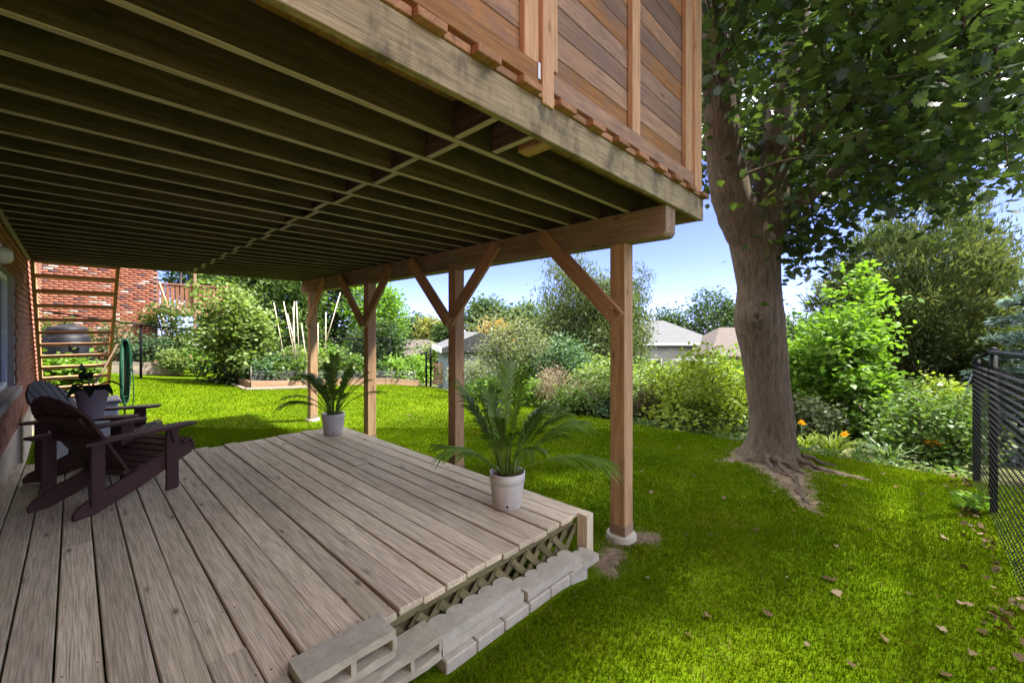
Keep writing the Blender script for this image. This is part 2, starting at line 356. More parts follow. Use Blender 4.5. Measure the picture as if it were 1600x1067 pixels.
def lawn_mat():
    m, n, l, p = mat_new('lawn_turf')
    t1 = N(n, 'ShaderNodeTexNoise'); t1.inputs['Scale'].default_value = 1.1; t1.inputs['Detail'].default_value = 5
    t2 = N(n, 'ShaderNodeTexNoise'); t2.inputs['Scale'].default_value = 70; t2.inputs['Detail'].default_value = 6
    v = mapped(n, l, (1, 1, 1), False); l.new(v, t1.inputs['Vector']); l.new(v, t2.inputs['Vector'])
    r1 = ramp(n, [(.3, (.050, .088, .002)), (.5, (.066, .112, .002)), (.7, (.086, .125, .003))]); l.new(t1.outputs[0], r1.inputs[0])
    r2 = ramp(n, [(.3, (.55,) * 3), (.62, (1.1,) * 3)]); l.new(t2.outputs[0], r2.inputs[0])
    c = mixc(n, l, r1.outputs[0], r2.outputs[0], 1, 'MULTIPLY')
    at = N(n, 'ShaderNodeAttribute', attribute_name='var')
    t3 = N(n, 'ShaderNodeTexNoise'); t3.inputs['Scale'].default_value = 25; t3.inputs['Detail'].default_value = 8; l.new(v, t3.inputs['Vector'])
    r3 = ramp(n, [(.3, (.075, .055, .036)), (.55, (.14, .105, .072)), (.7, (.19, .15, .11))]); l.new(t3.outputs[0], r3.inputs[0])
    c = mixc(n, l, c, r3.outputs[0], at.outputs['Fac']); l.new(c, p.inputs['Base Color']); p.inputs['Roughness'].default_value = .95; p.inputs['Specular IOR Level'].default_value = .02
    b = N(n, 'ShaderNodeBump'); b.inputs['Strength'].default_value = .6; b.inputs['Distance'].default_value = .02; l.new(t2.outputs[0], b.inputs['Height']); l.new(b.outputs[0], p.inputs['Normal'])
    return m
ly = np.concatenate([np.linspace(-14, -4.2, 20), np.linspace(-4, 5, 150), np.linspace(5.1, 24, 140)]); lt = np.linspace(0, 1, 140)
LX = -.46 + np.outer(np.ones_like(ly), lt) * (lawn_xmax(ly)[:, None] + .46); LY = np.outer(ly, np.ones_like(lt))
LX[ly > 15.6] = -4 + (LX[ly > 15.6] + .46) * 13.5 / 9.66
LZ = gz(LX, LY) + .006 * fnoise(LX, LY, 2.2) - .035 * (lt[None, :] > .995)
a, b = LX.shape; idx = np.arange(a * b).reshape(a, b)
LF = np.stack([idx[:-1, :-1], idx[:-1, 1:], idx[1:, 1:], idx[1:, :-1]], -1).reshape(-1, 4)
tag(link('lawn', fmesh('lawn', np.stack([LX, LY, LZ], -1).reshape(-1, 3), LF, lawn_mat(), True, var=dirt(LX, LY).ravel())), 'bright green mown lawn with bare dirt around the maple', kind='structure')

# ------------------------------------------------------------------ own house: brick wall with window, foundation, lamp
XW = -.45
WIN = (5.2, 7.32, .75, 1.98)       # y0 y1 z0 z1
house = thing('brick_house', 'red brick house wall beside the low deck', 'house', (XW - .2, 4, -.4))
for (y0, y1, z0, z1) in ((-5, WIN[0], -.6, 6.2), (WIN[1], 12.9, -.6, 6.2), (WIN[0], WIN[1], -.6, WIN[2]), (WIN[0], WIN[1], WIN[3], 6.2)):
    block('wall', (XW - .30, y0, z0), (XW - .012, y1, z1), M_mortar, house, 0)
block('end_wall', (XW - 6, 12.6, -.6), (XW - .301, 12.9, 6.2), M_mortar, house, 0)
block('foundation', (XW - .011, -5, -.5), (XW + .012, 12.88, .24), M_found, house, .006)
bricks = []; parts = 0
bl, bh = .203, .065
brick_me = cbox(.02, bl, bh, M_brick, .003)
Vb = []; Fb = []; vb = []
cube = np.array([(x, y, z) for x in (-.5, .5) for y in (-.5, .5) for z in (-.5, .5)]); cf = np.array([(0, 1, 3, 2), (4, 6, 7, 5), (0, 4, 5, 1), (2, 3, 7, 6), (0, 2, 6, 4), (1, 5, 7, 3)])
for r in range(int((5.9 - .25) / .0755)):
    z = .25 + bh / 2 + r * .0755
    for c in range(84):
        y = -5 + bl / 2 + c * .213 + (.1065 if r % 2 else 0)
        if y + bl / 2 > 12.9: continue
        if WIN[0] - bl / 2 < y < WIN[1] + bl / 2 and WIN[2] - bh / 2 < z < WIN[3] + bh / 2: continue
        if 4.9 < y < 9.4 and z < 2.4 and parts < 300 and (y > 7.3 or (y - 4.9) < 9):
            o = bpy.data.objects.new('brick', brick_me); COL.objects.link(o); o.location = (XW - .007, y, z); attach(o, house); parts += 1
        else:
            Vb.append(cube * (.02, bl, bh) + (XW - .007, y, z)); Fb.append(cf + 8 * len(Fb)); vb += [random.random()] * 8
for r in range(75):        # end wall face courses
    for c in range(26):
        Vb.append(cube * (bl, .02, bh) + (XW - .15 - c * .213 - (.1 if r % 2 else 0), 12.902, .25 + bh / 2 + r * .0755)); Fb.append(cf + 8 * len(Fb)); vb += [random.random()] * 8
o = link('brick_courses', fmesh('brick_courses', np.concatenate(Vb), np.concatenate(Fb), M_brick, var=vb), house); o['kind'] = 'stuff'
w = block('window', (XW - .12, WIN[0], WIN[2]), (XW - .10, WIN[1], WIN[3]), M_glass, house, 0)
for nm, lo, hi in (('window_frame', (XW - .10, WIN[1] - .06, WIN[2]), (XW - .06, WIN[1], WIN[3])), ('window_frame', (XW - .10, WIN[0], WIN[2]), (XW - .06, WIN[0] + .06, WIN[3])),
                   ('window_frame', (XW - .10, WIN[0] + .06, WIN[2]), (XW - .06, WIN[1] - .06, WIN[2] + .06)), ('window_frame', (XW - .10, WIN[0] + .06, WIN[3] - .06), (XW - .06, WIN[1] - .06, WIN[3])),
                   ('window_frame', (XW - .10, 6.22, WIN[2] + .06), (XW - .06, 6.28, WIN[3] - .06))):
    block(nm, lo, hi, M_white, w, .004)
block('window_sill', (XW - .10, WIN[0] - .05, WIN[2] - .07), (XW + .05, WIN[1] + .05, WIN[2] - .001), M_found, w, .006)
lamp = thing('wall_lamp', 'cream round wall lamp on the brick wall under the raised deck', 'lamp', (XW, 5.0, 1.93))
o = lathe('backplate', [(0, 0), (.065, 0), (.065, .02), (.04, .03), (0, .03)], M_white, None); o.rotation_euler = (0, math.pi / 2, 0); o.location = (XW + .003, 5.0, 1.99); attach(o, lamp)
lathe('glass_shade', [(.0, .07), (.035, .066), (.055, .04), (.06, .005), (.056, -.025), (.045, -.045), (.02, -.055), (0, -.057)], M_cream, lamp, (XW + .075, 5.0, 1.94))
tube('arm', [(XW + .02, 5.0, 1.99), (XW + .05, 5.0, 2.02), (XW + .075, 5.0, 2.02)], .012, M_white, lamp)
tag(link('roof', poly_extrude([(XW + .4, -5.2, 6.2), (XW - 3, -5.2, 7.6), (XW - 6.4, -5.2, 6.2)], (0, 18.4, 0), M_oldwood, 'house_roof'), house), None)

# ------------------------------------------------------------------ raised deck
ZJ, ZT = 2.34, 2.525           # joist bottom / top
Y0, Y1, XO = 1.34, 8.85, 3.84
deck = thing('raised_deck', 'raised timber deck on brown posts with dark joists underneath', 'deck', (3.22, 1.795, -.38))
jy = [1.69 + .302 * k for k in range(24)]
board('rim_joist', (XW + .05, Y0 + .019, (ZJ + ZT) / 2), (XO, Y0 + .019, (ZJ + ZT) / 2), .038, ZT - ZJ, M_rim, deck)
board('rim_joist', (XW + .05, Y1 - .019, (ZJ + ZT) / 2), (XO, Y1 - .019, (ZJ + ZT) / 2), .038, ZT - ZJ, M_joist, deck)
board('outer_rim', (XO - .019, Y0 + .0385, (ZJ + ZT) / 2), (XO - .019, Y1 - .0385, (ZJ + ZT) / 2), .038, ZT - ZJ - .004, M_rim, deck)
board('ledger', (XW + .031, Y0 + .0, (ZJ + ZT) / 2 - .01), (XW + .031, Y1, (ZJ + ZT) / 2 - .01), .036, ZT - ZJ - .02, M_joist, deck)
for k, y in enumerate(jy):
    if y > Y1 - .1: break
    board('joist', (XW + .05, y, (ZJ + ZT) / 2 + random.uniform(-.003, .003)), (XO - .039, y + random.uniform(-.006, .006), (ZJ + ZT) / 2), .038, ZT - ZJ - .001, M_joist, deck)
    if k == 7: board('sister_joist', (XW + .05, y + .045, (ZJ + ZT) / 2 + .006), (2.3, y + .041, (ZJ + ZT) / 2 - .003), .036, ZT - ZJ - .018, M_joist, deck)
ally = [Y0 + .019] + [y for y in jy if y < Y1 - .1] + [Y1 - .019]
for k in range(len(ally) - 1):
    x = 1.36 + (.022 if k % 2 else -.022)
    a_, b_ = ally[k] + .021, ally[k + 1] - .021
    if k == 8: a_ += .046
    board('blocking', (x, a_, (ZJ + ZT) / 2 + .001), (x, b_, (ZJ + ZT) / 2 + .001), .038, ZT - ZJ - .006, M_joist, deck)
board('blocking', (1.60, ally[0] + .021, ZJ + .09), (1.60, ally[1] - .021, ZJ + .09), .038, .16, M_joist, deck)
board('post_blocking', (1.73, ally[0] + .021, ZJ + .07), (1.73, ally[1] - .12, ZJ + .07), .089, .12, M_post, deck)
nb = int((XO + .02 - (XW + .02)) / .1425)
for k in range(nb + 1):
    x = XW + .10 + k * .1425
    if x > XO - .03: break
    ov = .045 if k % 2 else .012
    board('decking_board', (x, Y0 - ov + random.uniform(-.006, .006), ZT + .0195), (x, Y1 + .02, ZT + .0195), .1365, .036, M_upboard, deck)
# beam plies with seams over the posts
py_ = [1.795, 4.02, 6.17, 8.45]
ZB = 2.105
for xo, seams in ((3.176, [1.37, 4.06, 6.2, 8.78]), (3.264, [1.37, 6.14, 8.78])):
    for s0, s1 in zip(seams[:-1], seams[1:]):
        if s0 == 1.37:
            h, r = ZJ - ZB - .002, .05
            pts = [(xo - .043, s0, ZJ - .002), (xo - .043, s1 - .002, ZJ - .002), (xo - .043, s1 - .002, ZB), (xo - .043, s0 + r, ZB)] + [(xo - .043, s0 + r - r * math.sin(t), ZB + r - r * math.cos(t)) for t in (.4, .8, 1.2, 1.57)]
            me = poly_extrude(pts, (.086, 0, 0), M_beam, 'beam'); V = np.array([v.co for v in me.vertices]); mid = V.mean(0)
            # local X along the beam so that the grain runs with it
            R = Matrix.Rotation(math.pi / 2, 4, 'Z'); me.transform(R.inverted() @ Matrix.Translation(-Vector(mid)))
            o = bpy.data.objects.new('beam', me); COL.objects.link(o); o.matrix_basis = Matrix.Translation(Vector(mid)) @ R; attach(o, deck)
        else:
            board('beam', (xo, s0, (ZB + ZJ) / 2), (xo, s1 - .003, (ZB + ZJ) / 2), .086, ZJ - ZB - .002, M_beam, deck)
PX = 3.22
for i, y in enumerate(py_):
    zb = gz(PX, y) + .07
    p = board('post', (PX, y, zb), (PX, y, ZB - .001), .14, .14, M_post, deck, up=(1, 0, 0), b=.006)
    f = lathe('footing', [(0, -.3), (.125, -.3), (.125, .035), (.118, .045), (0, .045)], M_concrete, p, (PX, y, gz(PX, y) + .0))
    board('post_base', (PX, y, gz(PX, y) + .047), (PX, y, gz(PX, y) + .145), .147, .147, M_cordmat if False else M_bark, p, up=(1, 0, 0), b=.002) if False else None
    block('post_base', (PX - .0725, y - .0725, gz(PX, y) + .046), (PX + .0725, y + .0725, gz(PX, y) + .13), M_beam, p, .002)
    for sgn in (1, -1):
        if (i == 0 and sgn < 0) or (i == 3 and sgn > 0): continue
        x = PX - .072 - .020
        ya, za, yb, zb2 = y - sgn * .02, 1.47, y + sgn * .80, 2.29
        off = 0 if sgn < 0 else .0
        # ends cut: polygon in the YZ plane
        d = Vector((0, yb - ya, zb2 - za)).normalized(); nrm = Vector((0, -d.z, d.y)) * .07
        A, B = Vector((x - .019, ya, za)), Vector((x - .019, yb, zb2))
        if sgn < 0: A.z += .0
        cutA = [A + nrm - d * .0, A - nrm + d * .0]
        me = poly_extrude([A + nrm, B + nrm, B - nrm, A - nrm], (.038 if not (0 < i < 3 and sgn > 0) else .0375, 0, 0), M_brace, 'brace')
        mid = (A + B) / 2 + Vector((.019, 0, 0)); xx = d; zz = Vector((1, 0, 0)); yy = zz.cross(xx)
        Rm = Matrix((xx, yy, zz)).transposed().to_4x4(); me.transform(Rm.inverted() @ Matrix.Translation(-mid))
        o = bpy.data.objects.new('brace', me); COL.objects.link(o); o.matrix_basis = Matrix.Translation(mid) @ Rm
        if sgn > 0 and 0 < i < 3: o.location.x -= .0395   # laps in front of the other brace
        attach(o, deck)
        for e_ in (A + d * .10, B - d * .09):
            for sd_ in (-.035, .035):
                c_ = e_ + Vector((0, -d.z, d.y)) * sd_ + Vector((o.location.x - mid.x - .0005, 0, 0))
                bo = lathe('screw_head', [(0, .003), (.006, .002), (.007, 0), (.007, -.004)], M_metal, None, (0, 0, 0), 8)
                bo.matrix_basis = Matrix.Translation(c_) @ Vector((-1, 0, 0)).to_track_quat('Z', 'Y').to_matrix().to_4x4(); attach(bo, o)

# privacy screen on the deck edge
scr = thing('privacy_screen', 'reddish brown plank privacy screen standing on the raised deck edge', 'screen', (1.6, Y0, 2.56))
YS = Y0 + .055
ztop = 4.5
def panel(x0, x1, zlow):
    k = 0; z = zlow
    while z < ztop - .1:
        board('plank', (x0, YS, z + .0685), (x1, YS, z + .0685), .02, .137, M_plank, scr, b=.004); z += .1405; k += 1
panel(-.42, 1.605, 2.70); panel(1.705, 3.60, 2.70)
board('bottom_rail', (-.42, YS - .022, 2.65), (1.60, YS - .022, 2.65), .06, .098, M_plank, scr)
board('bottom_rail', (1.703, YS - .022, 2.65), (3.62, YS - .022, 2.65), .06, .098, M_plank, scr)
block('rail_bracket', (1.585, YS - .058, 2.62), (1.604, YS - .052, 2.70), M_metal, scr, 0)
for (x0, x1, dy, zl, m_) in ((1.608, 1.697, -.045, ZT - .02, M_batten), (1.50, 1.605, -.028, 2.702, M_batten), (1.70, 1.755, -.030, 2.72, M_batten), (2.565, 2.675, -.030, 2.702, M_batten),
                             (3.47, 3.60, -.030, 2.702, M_batten), (3.625, 3.70, -.040, ZT + .04, M_batten), (3.702, 3.775, -.030, ZT + .04, M_batten), (.30, .42, -.03, 2.702, M_batten)):
    th = .089 if x0 in (1.608, 3.625) else .036
    if x0 == 3.702: th = .07
    board('post' if x0 in (1.608, 3.625) else 'batten', ((x0 + x1) / 2, YS + dy + (.02 if th > .08 else 0), zl), ((x0 + x1) / 2, YS + dy + (.02 if th > .08 else 0), ztop), th, x1 - x0, m_, scr, up=(1, 0, 0))
board('top_rail', (-.42, YS, ztop + .02), (3.78, YS, ztop + .02), .14, .036, M_batten, scr)

# ------------------------------------------------------------------ stairs down from the raised deck
st = thing('open_stairs', 'orange brown open riser stairs leaning down from the raised deck far end', 'stairs', (0, 12, -.1))
RI, RU = .2045, .25
for X in (-.395, .475):
    a_, b_ = Vector((X, Y1 + .03, 2.40)), Vector((X, Y1 + .03 + RU * 13.6, 2.40 - RI * 13.6))
    board('stringer', a_, b_, .04, .235, M_stairs, st)
for k in range(1, 13):
    y = Y1 + RU * k - .02; z = 2.34 - RI * k + .02
    board('tread', (-.372, y, z), (.452, y, z), .235, .05, M_stairs, st)
board('header', (-.372, Y1 + .022, 2.40), (.452, Y1 + .022, 2.40), .036, .16, M_stairs, st)

# ------------------------------------------------------------------ low deck
low = thing('low_deck', 'low weathered wooden deck floor with wide board gaps', 'deck', (1.2, 4, -.38))
for k in range(22):
    x = 2.70 - .0695 - k * .1452
    if x < XW + .02: break
    ye = 6.02 + random.uniform(-.012, .012) if x > .78 else 6.62
    if k == 0: ye = 5.95
    xx = [1.826 + random.uniform(-.008, .008), ye]
    cuts = [xx[0]]
    if k in (4, 9, 12, 15, 18): cuts.append({4: 4.1, 9: 3.3, 12: 4.6, 15: 2.12, 18: 3.9}[k])
    cuts.append(xx[1])
    for c0, c1 in zip(cuts[:-1], cuts[1:]):
        o = board('deck_board', (x, c0 + .001, -.0195), (x, c1 - .002, -.0195), .1375, .036, M_deck, low, b=.005)
        o.rotation_euler.y += random.uniform(-.006, .006)
for y in (1.90, 2.45, 3.05, 3.65, 4.25, 4.85, 5.45, 5.92):
    board('joist', (XW + .03, y, -.11), (2.66, y, -.11), .038, .14, M_lattice, low)
board('edge_joist', (2.655, 1.94, -.11), (2.655, 5.9, -.11), .036, .138, M_lattice, low)
board('corner_post', (2.668, 1.79, -.42), (2.668, 1.79, .004), .09, .085, M_deck, low, up=(1, 0, 0))
board('top_trim', (.95, 1.862, -.062), (2.61, 1.862, -.062), .018, .045, M_lattice, low)
for k in range(13):      # lattice: two crossing layers of slats
    x0 = .80 + k * .14
    for lay, sg in ((0, 1), (1, -1)):
        xa, za, xb, zb = (x0, -.085, x0 + .30, -.385) if sg > 0 else (x0 + .30, -.085, x0, -.385)
        if max(xa, xb) > 2.64 or min(xa, xb) < .5: continue
        board('lattice_slat', (xa, 1.838 + .009 * lay, za), (xb, 1.838 + .009 * lay, zb), .008, .045, M_lattice, low, up=(0, 0, 1), b=.001)

Vn = []; Fn = []
for k in range(22):
    x = 2.70 - .0695 - k * .1452
    if x < XW + .05: break
    for y in (1.90, 2.45, 3.05, 3.65, 4.25, 4.85, 5.45):
        for dx in (-.045, .045):
            a_ = np.arange(6) * math.pi / 3; cx_, cy_ = x + dx + random.uniform(-.008, .008), y + random.uniform(-.01, .01); Vn.append(np.stack([cx_ + .0048 * np.cos(a_), cy_ + .0048 * np.sin(a_), np.full(6, .0006)], -1)); Fn.append(np.arange(6) + 6 * len(Fn))
o = link('nail_heads', fmesh('nail_heads', np.concatenate(Vn), np.array(Fn), plain('rusty_nail', (.035, .028, .024), .7)), low); o['kind'] = 'stuff'

# concrete blocks and edging along the low deck end
def cinder(name, x0, x1, y0, y1, z0, z1, rot, label):
    """concrete block on its side: hollow cores open to the lawn"""
    L, D, H = x1 - x0, y1 - y0, z1 - z0; t = .036; bm = bmesh.new()
    def bx(a, b):
        r = bmesh.ops.create_cube(bm, size=1)['verts']
        for v in r: v.co = Vector([(a[i] + b[i]) / 2 + v.co[i] * (b[i] - a[i]) for i in range(3)])
    bx((-L / 2, -D / 2, H / 2 - t), (L / 2, D / 2, H / 2)); bx((-L / 2, -D / 2, -H / 2), (L / 2, D / 2, -H / 2 + t))
    for f in (-.5, -.02, .46): bx((f * L, -D / 2 + .002, -H / 2 + t), (f * L + .04 * L + .008, D / 2 - .04, H / 2 - t))
    bx((-L / 2 + .001, D / 2 - .04, -H / 2 + t), (L / 2 - .001, D / 2 - .001, H / 2 - t))
    bmesh.ops.subdivide_edges(bm, edges=bm.edges[:], cuts=3, use_grid_fill=True)
    for v in bm.verts:
        n_ = math.sin(v.co.x * 91 + v.co.z * 57) * .0016 + math.sin(v.co.x * 173 + v.co.y * 131 + 1) * .0014
        v.co.y += n_ * 1.6; v.co.z += n_
    me = bpy.data.meshes.new(name); bm.to_mesh(me); bm.free(); me.materials.append(M_block)
    o = link(name, me); o.location = ((x0 + x1) / 2, (y0 + y1) / 2, (z0 + z1) / 2); o.rotation_euler.z = rot
    return tag(o, label, 'concrete block', 'concrete blocks at the low deck end')
cinder('concrete_block', .60, .992, 1.665, 1.822, -.075, .048, .0, 'hollow concrete block standing proud of the deck boards, highest of the row')
cinder('concrete_block', .205, .590, 1.64, 1.815, -.115, .005, .01, 'hollow concrete block nearest the viewer, left of the tallest block')
cinder('concrete_block', .50, .90, 1.62, 1.80, -.205, -.082, .0, 'hollow concrete block lying directly under the tallest block')
cinder('concrete_block', .10, .493, 1.61, 1.79, -.245, -.122, .0, 'hollow concrete block under the block nearest the viewer')
cinder('concrete_block', .91, 1.245, 1.665, 1.815, -.225, -.105, .0, 'hollow concrete block between the tallest block and the scalloped edging')
cinder('concrete_block', .40, .83, 1.56, 1.74, -.33, -.21, .0, 'bottom hollow concrete block with open cores by the grass')
def edging(x0, x1, yf, ztop, label, t=.05, d=.145, rot=0):
    n = 5; L = x1 - x0; pts = [(0, 0, 0), (L, 0, 0)]
    for k in range(n):
        for j in range(7):
            a_ = math.pi * j / 6; cx_ = L - (k + .5) * L / n; pts.append((cx_ + math.cos(a_) * L / n / 2 * .995, d - .03 + math.sin(a_) * .036, 0))
    me = poly_extrude(pts, (0, 0, -t), M_concrete, 'edging_stone'); o = link('edging_stone', me); o.location = (x0, yf, ztop); o.rotation_euler.z = rot
    return tag(o, label, 'edging stone', 'scalloped concrete edging stones')
edging(1.258, 1.835, 1.682, -.132, 'scalloped concrete edging stone lying flat, upper one of the stacked pair')
edging(1.262, 1.86, 1.680, -.1835, 'scalloped concrete edging stone beneath the upper flat one', rot=0)
edging(1.866, 2.42, 1.655, -.178, 'scalloped concrete edging stone lying flat towards the deck corner')
edging(2.30, 2.62, 1.640, -.2295, 'short end of a scalloped edging stone beside the deck corner post')
for k in range(9):
    x0 = 1.255 + k * .205
    if k > 5: continue
    o = block('footing_brick', (x0, 1.640, -.40), (x0 + .198, 1.76, -.236), M_concrete, None, .006)
    tag(o, 'pale paving brick in the bottom course, %s from the hollow blocks' % ['first', 'second', 'third', 'fourth', 'fifth', 'sixth'][k], 'brick', 'bottom course paving bricks')

# ------------------------------------------------------------------ chairs
def chair(label, loc, rot):
    c = thing('adirondack_chair', label, 'chair', (0, 0, 0), 'pair of dark brown slatted garden chairs')
    m = M_chair; w = .25
    for s in (-1, 1):
        y = s * w
        # skid: long slanted side board with a rounded rear foot
        top = [(.86, .36), (.80, .375), (.40, .245), (.12, .135), (.03, .085), (-.005, .04), (0, .0)]
        bot = [(.12, .0), (.42, .10), (.84, .275)]
        pts = [(x, y - .012, z) for x, z in top + bot]
        link('skid', poly_extrude(pts, (0, .024, 0), m, 'skid'), c)
        board('front_leg', (.66, s * (w + .025), 0), (.66, s * (w + .025), .535), .10, .024, m, c, up=(0, 1, 0))
        board('rear_leg', (.13, s * (w + .025), .05 + .02), (.13, s * (w + .025), .56), .085, .024, m, c, up=(0, 1, 0))
        bk = poly_extrude([(.62, s * (w + .038) , .535), (.70, s * (w + .038), .535), (.66, s * (w + .038), .40)], (0, s * .022, 0), m, 'arm_bracket'); link('arm_bracket', bk, c)
        pa = []
        for x, yy in ((.02, .055), (.20, .06), (.55, .075), (.76, .085), (.82, .05), (.82, -.03), (.76, -.07), (.55, -.06), (.2, -.045), (.02, -.04)):
            pa.append((x, s * (w + .045 + yy), .5355 + (.03 if x > .5 else .03 * (x / .5)) * 0))
        link('arm', poly_extrude(pa, (0, 0, .022), m, 'arm'), c)
    for k in range(6):      # seat slats following the skid top
        x = .42 + k * .076; z = .245 + (x - .40) / .40 * .13 + .016
        board('seat_slat', (x, -w - .02, z), (x, w + .02, z), .066, .018, m, c, up=(-.31, 0, .95))
    board('front_slat', (.85, -w - .02, .345), (.85, w + .02, .345), .018, .09, m, c, up=(-.2, 0, .98))
    lens_ = [.66, .74, .785, .785, .74, .66]
    for k in range(6):
        f = (k - 2.5); y0 = f * .078; y1 = f * .108; L = lens_[k]; d = Vector((-.52, 0, .854))
        a_ = Vector((.375, y0, .20)); b_ = a_ + d * L; b_.y = y1
        wd = .072
        n_ = Vector((.854, 0, .52)); s_ = (b_ - a_).normalized().cross(n_) * -1; up_ = (b_ - a_).normalized()
        tl = -f * .012
        hl = lambda yy: .805 - 1.7 * yy * yy
        sy = 1 if s_.y > 0 else -1
        P_ = [a_ - s_ * .034, a_ + s_ * .034]
        for q in (.049, 0, -.049):
            P_.append(a_ + up_ * hl(y1 + sy * q) + s_ * q * (.66 + .34))
        link('back_slat', poly_extrude(P_, tuple(n_ * .018), m, 'back_slat'), c)
    for L, wy in ((.05, .24), (.40, .285), (.60, .25)):
        a_ = Vector((.375, 0, .20)) + Vector((-.52, 0, .854)) * L - Vector((.854, 0, .52)) * .014
        board('back_rail', (a_.x, -wy, a_.z), (a_.x, wy, a_.z), .06, .024, m, c, up=(.854, 0, .52))
    c.location = loc; c.rotation_euler.z = rot
    return c
A = math.radians(28)
ca = Vector((0.0, 4.37, 0)) + Vector((-math.sin(A), math.cos(A), 0)) * .25
chair('dark brown slatted garden chair nearest the viewer, facing the lawn', (ca.x, ca.y, 0.002), A)
B = math.radians(-22)
cb = Vector((-.31, 5.78, 0)) + Vector((-math.sin(B), math.cos(B), 0)) * .25
chair('dark brown slatted garden chair behind the nearer one, potted plant on its arm', (cb.x, cb.y, 0.002), B)

# ------------------------------------------------------------------ generic leaves
DIA = np.array([(0, 0, 0), (.5, .34, .05), (1, 0, -.04), (.5, -.34, .05)])           # rhombus leaf, length 1 along x
LAN = np.array([(0, 0, 0), (.35, .13, .03), (1, 0, -.15), (.35, -.13, .03)])
_h = [(0, -.02), (.10, -.09), (.06, -.30), (.22, -.24), (.34, -.50), (.46, -.36), (.60, -.44), (.58, -.24), (.80, -.18), (.76, -.08), (1.02, 0)]
MAP = np.array([(x, y, .10 * abs(y) - .06 * x) for x, y in _h] + [(x, -y, .10 * abs(y) - .06 * x) for x, y in _h[-2::-1]])
def leaves(C, size, tmpl, seed=0, up=.6, droop=.0, dirs=None):
    """C (n,3) leaf bases; random orientation biased so that leaf normals point up"""
    r = np.random.default_rng(seed); n = len(C); size = np.broadcast_to(size, (n,)) * r.uniform(.7, 1.25, n)
    if dirs is None:
        d = r.normal(size=(n, 3)); d[:, 2] = d[:, 2] * .5 - droop
    else: d = dirs + r.normal(size=(n, 3)) * .35
    d /= np.linalg.norm(d, axis=1)[:, None] + 1e-9
    nn = r.normal(size=(n, 3)); nn[:, 2] += up * 3; nn -= d * np.sum(nn * d, 1)[:, None]; nn /= np.linalg.norm(nn, axis=1)[:, None] + 1e-9
    b = np.cross(nn, d); k = len(tmpl)
    V = C[:, None, :] + size[:, None, None] * (tmpl[None, :, 0, None] * d[:, None, :] + tmpl[None, :, 1, None] * b[:, None, :] + tmpl[None, :, 2, None] * nn[:, None, :])
    F = np.arange(n * k).reshape(n, k)
    return V.reshape(-1, 3), F, k
def clumps(center, radii, n, seed, hollow=.35, lump=.25, zflat=0.0):
    r = np.random.default_rng(seed); d = r.normal(size=(n, 3)); d /= np.linalg.norm(d, axis=1)[:, None]
    rad = r.uniform(hollow ** 3, 1, n) ** (1 / 3); ph = r.uniform(0, 6.28, 6)
    lo = 1 + lump * (np.sin(3 * d[:, 0] + ph[0] + 2 * d[:, 2]) * .5 + np.sin(4 * d[:, 1] + ph[1]) * .4 + np.sin(5 * d[:, 2] + ph[2] + 3 * d[:, 0]) * .4)
    P = d * (rad * lo)[:, None] * np.asarray(radii)
    if zflat: P[:, 2] = np.maximum(P[:, 2], -zflat * radii[2])
    return P + np.asarray(center)
def foliage(P, per, spread, size, tmpl, mat, seed, name='crown', up=.6, droop=0., var_c=.55, outward=None, flat=.7, vshift=0., dense=1.35, grow=1.2):
    if name != 'crown' or tmpl is not MAP: per = int(per * dense); size = size * grow
    r = np.random.default_rng(seed); n = len(P); C = np.repeat(P, per, 0) + r.normal(size=(n * per, 3)) * spread * np.array([1, 1, flat])
    dirs = None
    if outward is not None: dirs = C - np.asarray(outward); dirs = dirs / (np.linalg.norm(dirs, axis=1)[:, None] + 1e-6); dirs[:, 2] -= droop
    V, F, k = leaves(C, size, tmpl, seed + 1, up, droop, dirs)
    cv = np.repeat(r.uniform(0, 1, n), per); va = np.clip(var_c * cv + (1 - var_c) * r.uniform(0, 1, n * per) + vshift, 0, 1)
    return fmesh(name, V, F, mat, False, np.repeat(va, k))
def limbs(base, tops, r0, seed, mid=.5, trunk_top=None, sides=7, r1=.012):
    r = np.random.default_rng(seed); base = np.asarray(base, float); parts = []
    if trunk_top is not None:
        tt = np.asarray(trunk_top, float); ts = np.linspace(0, 1, 7); pts = base + np.outer(ts, tt - base); pts[1:-1, :2] += r.normal(size=(5, 2)) * .03 * np.linalg.norm(tt - base) * .5
        parts.append(tube_arr(pts, np.linspace(r0, r0 * .25, 7), sides, True, .06, seed))
    for q in tops:
        f = r.uniform(.15, .75)
        st_ = base + (np.asarray(trunk_top) - base) * f if trunk_top is not None else base + r.normal(size=3) * [.08, .08, 0]
        m_ = (st_ + q) / 2 + np.array([0, 0, .12 * np.linalg.norm(q - st_)]) * (1 if trunk_top is not None else .4)
        ts = np.linspace(0, 1, 6)[:, None]; pts = (1 - ts) ** 2 * st_ + 2 * ts * (1 - ts) * m_ + ts ** 2 * q
        parts.append(tube_arr(pts, np.linspace(r0 * (.45 if trunk_top is not None else 1), r1, 6), 5, False))
    return join_arr(parts)
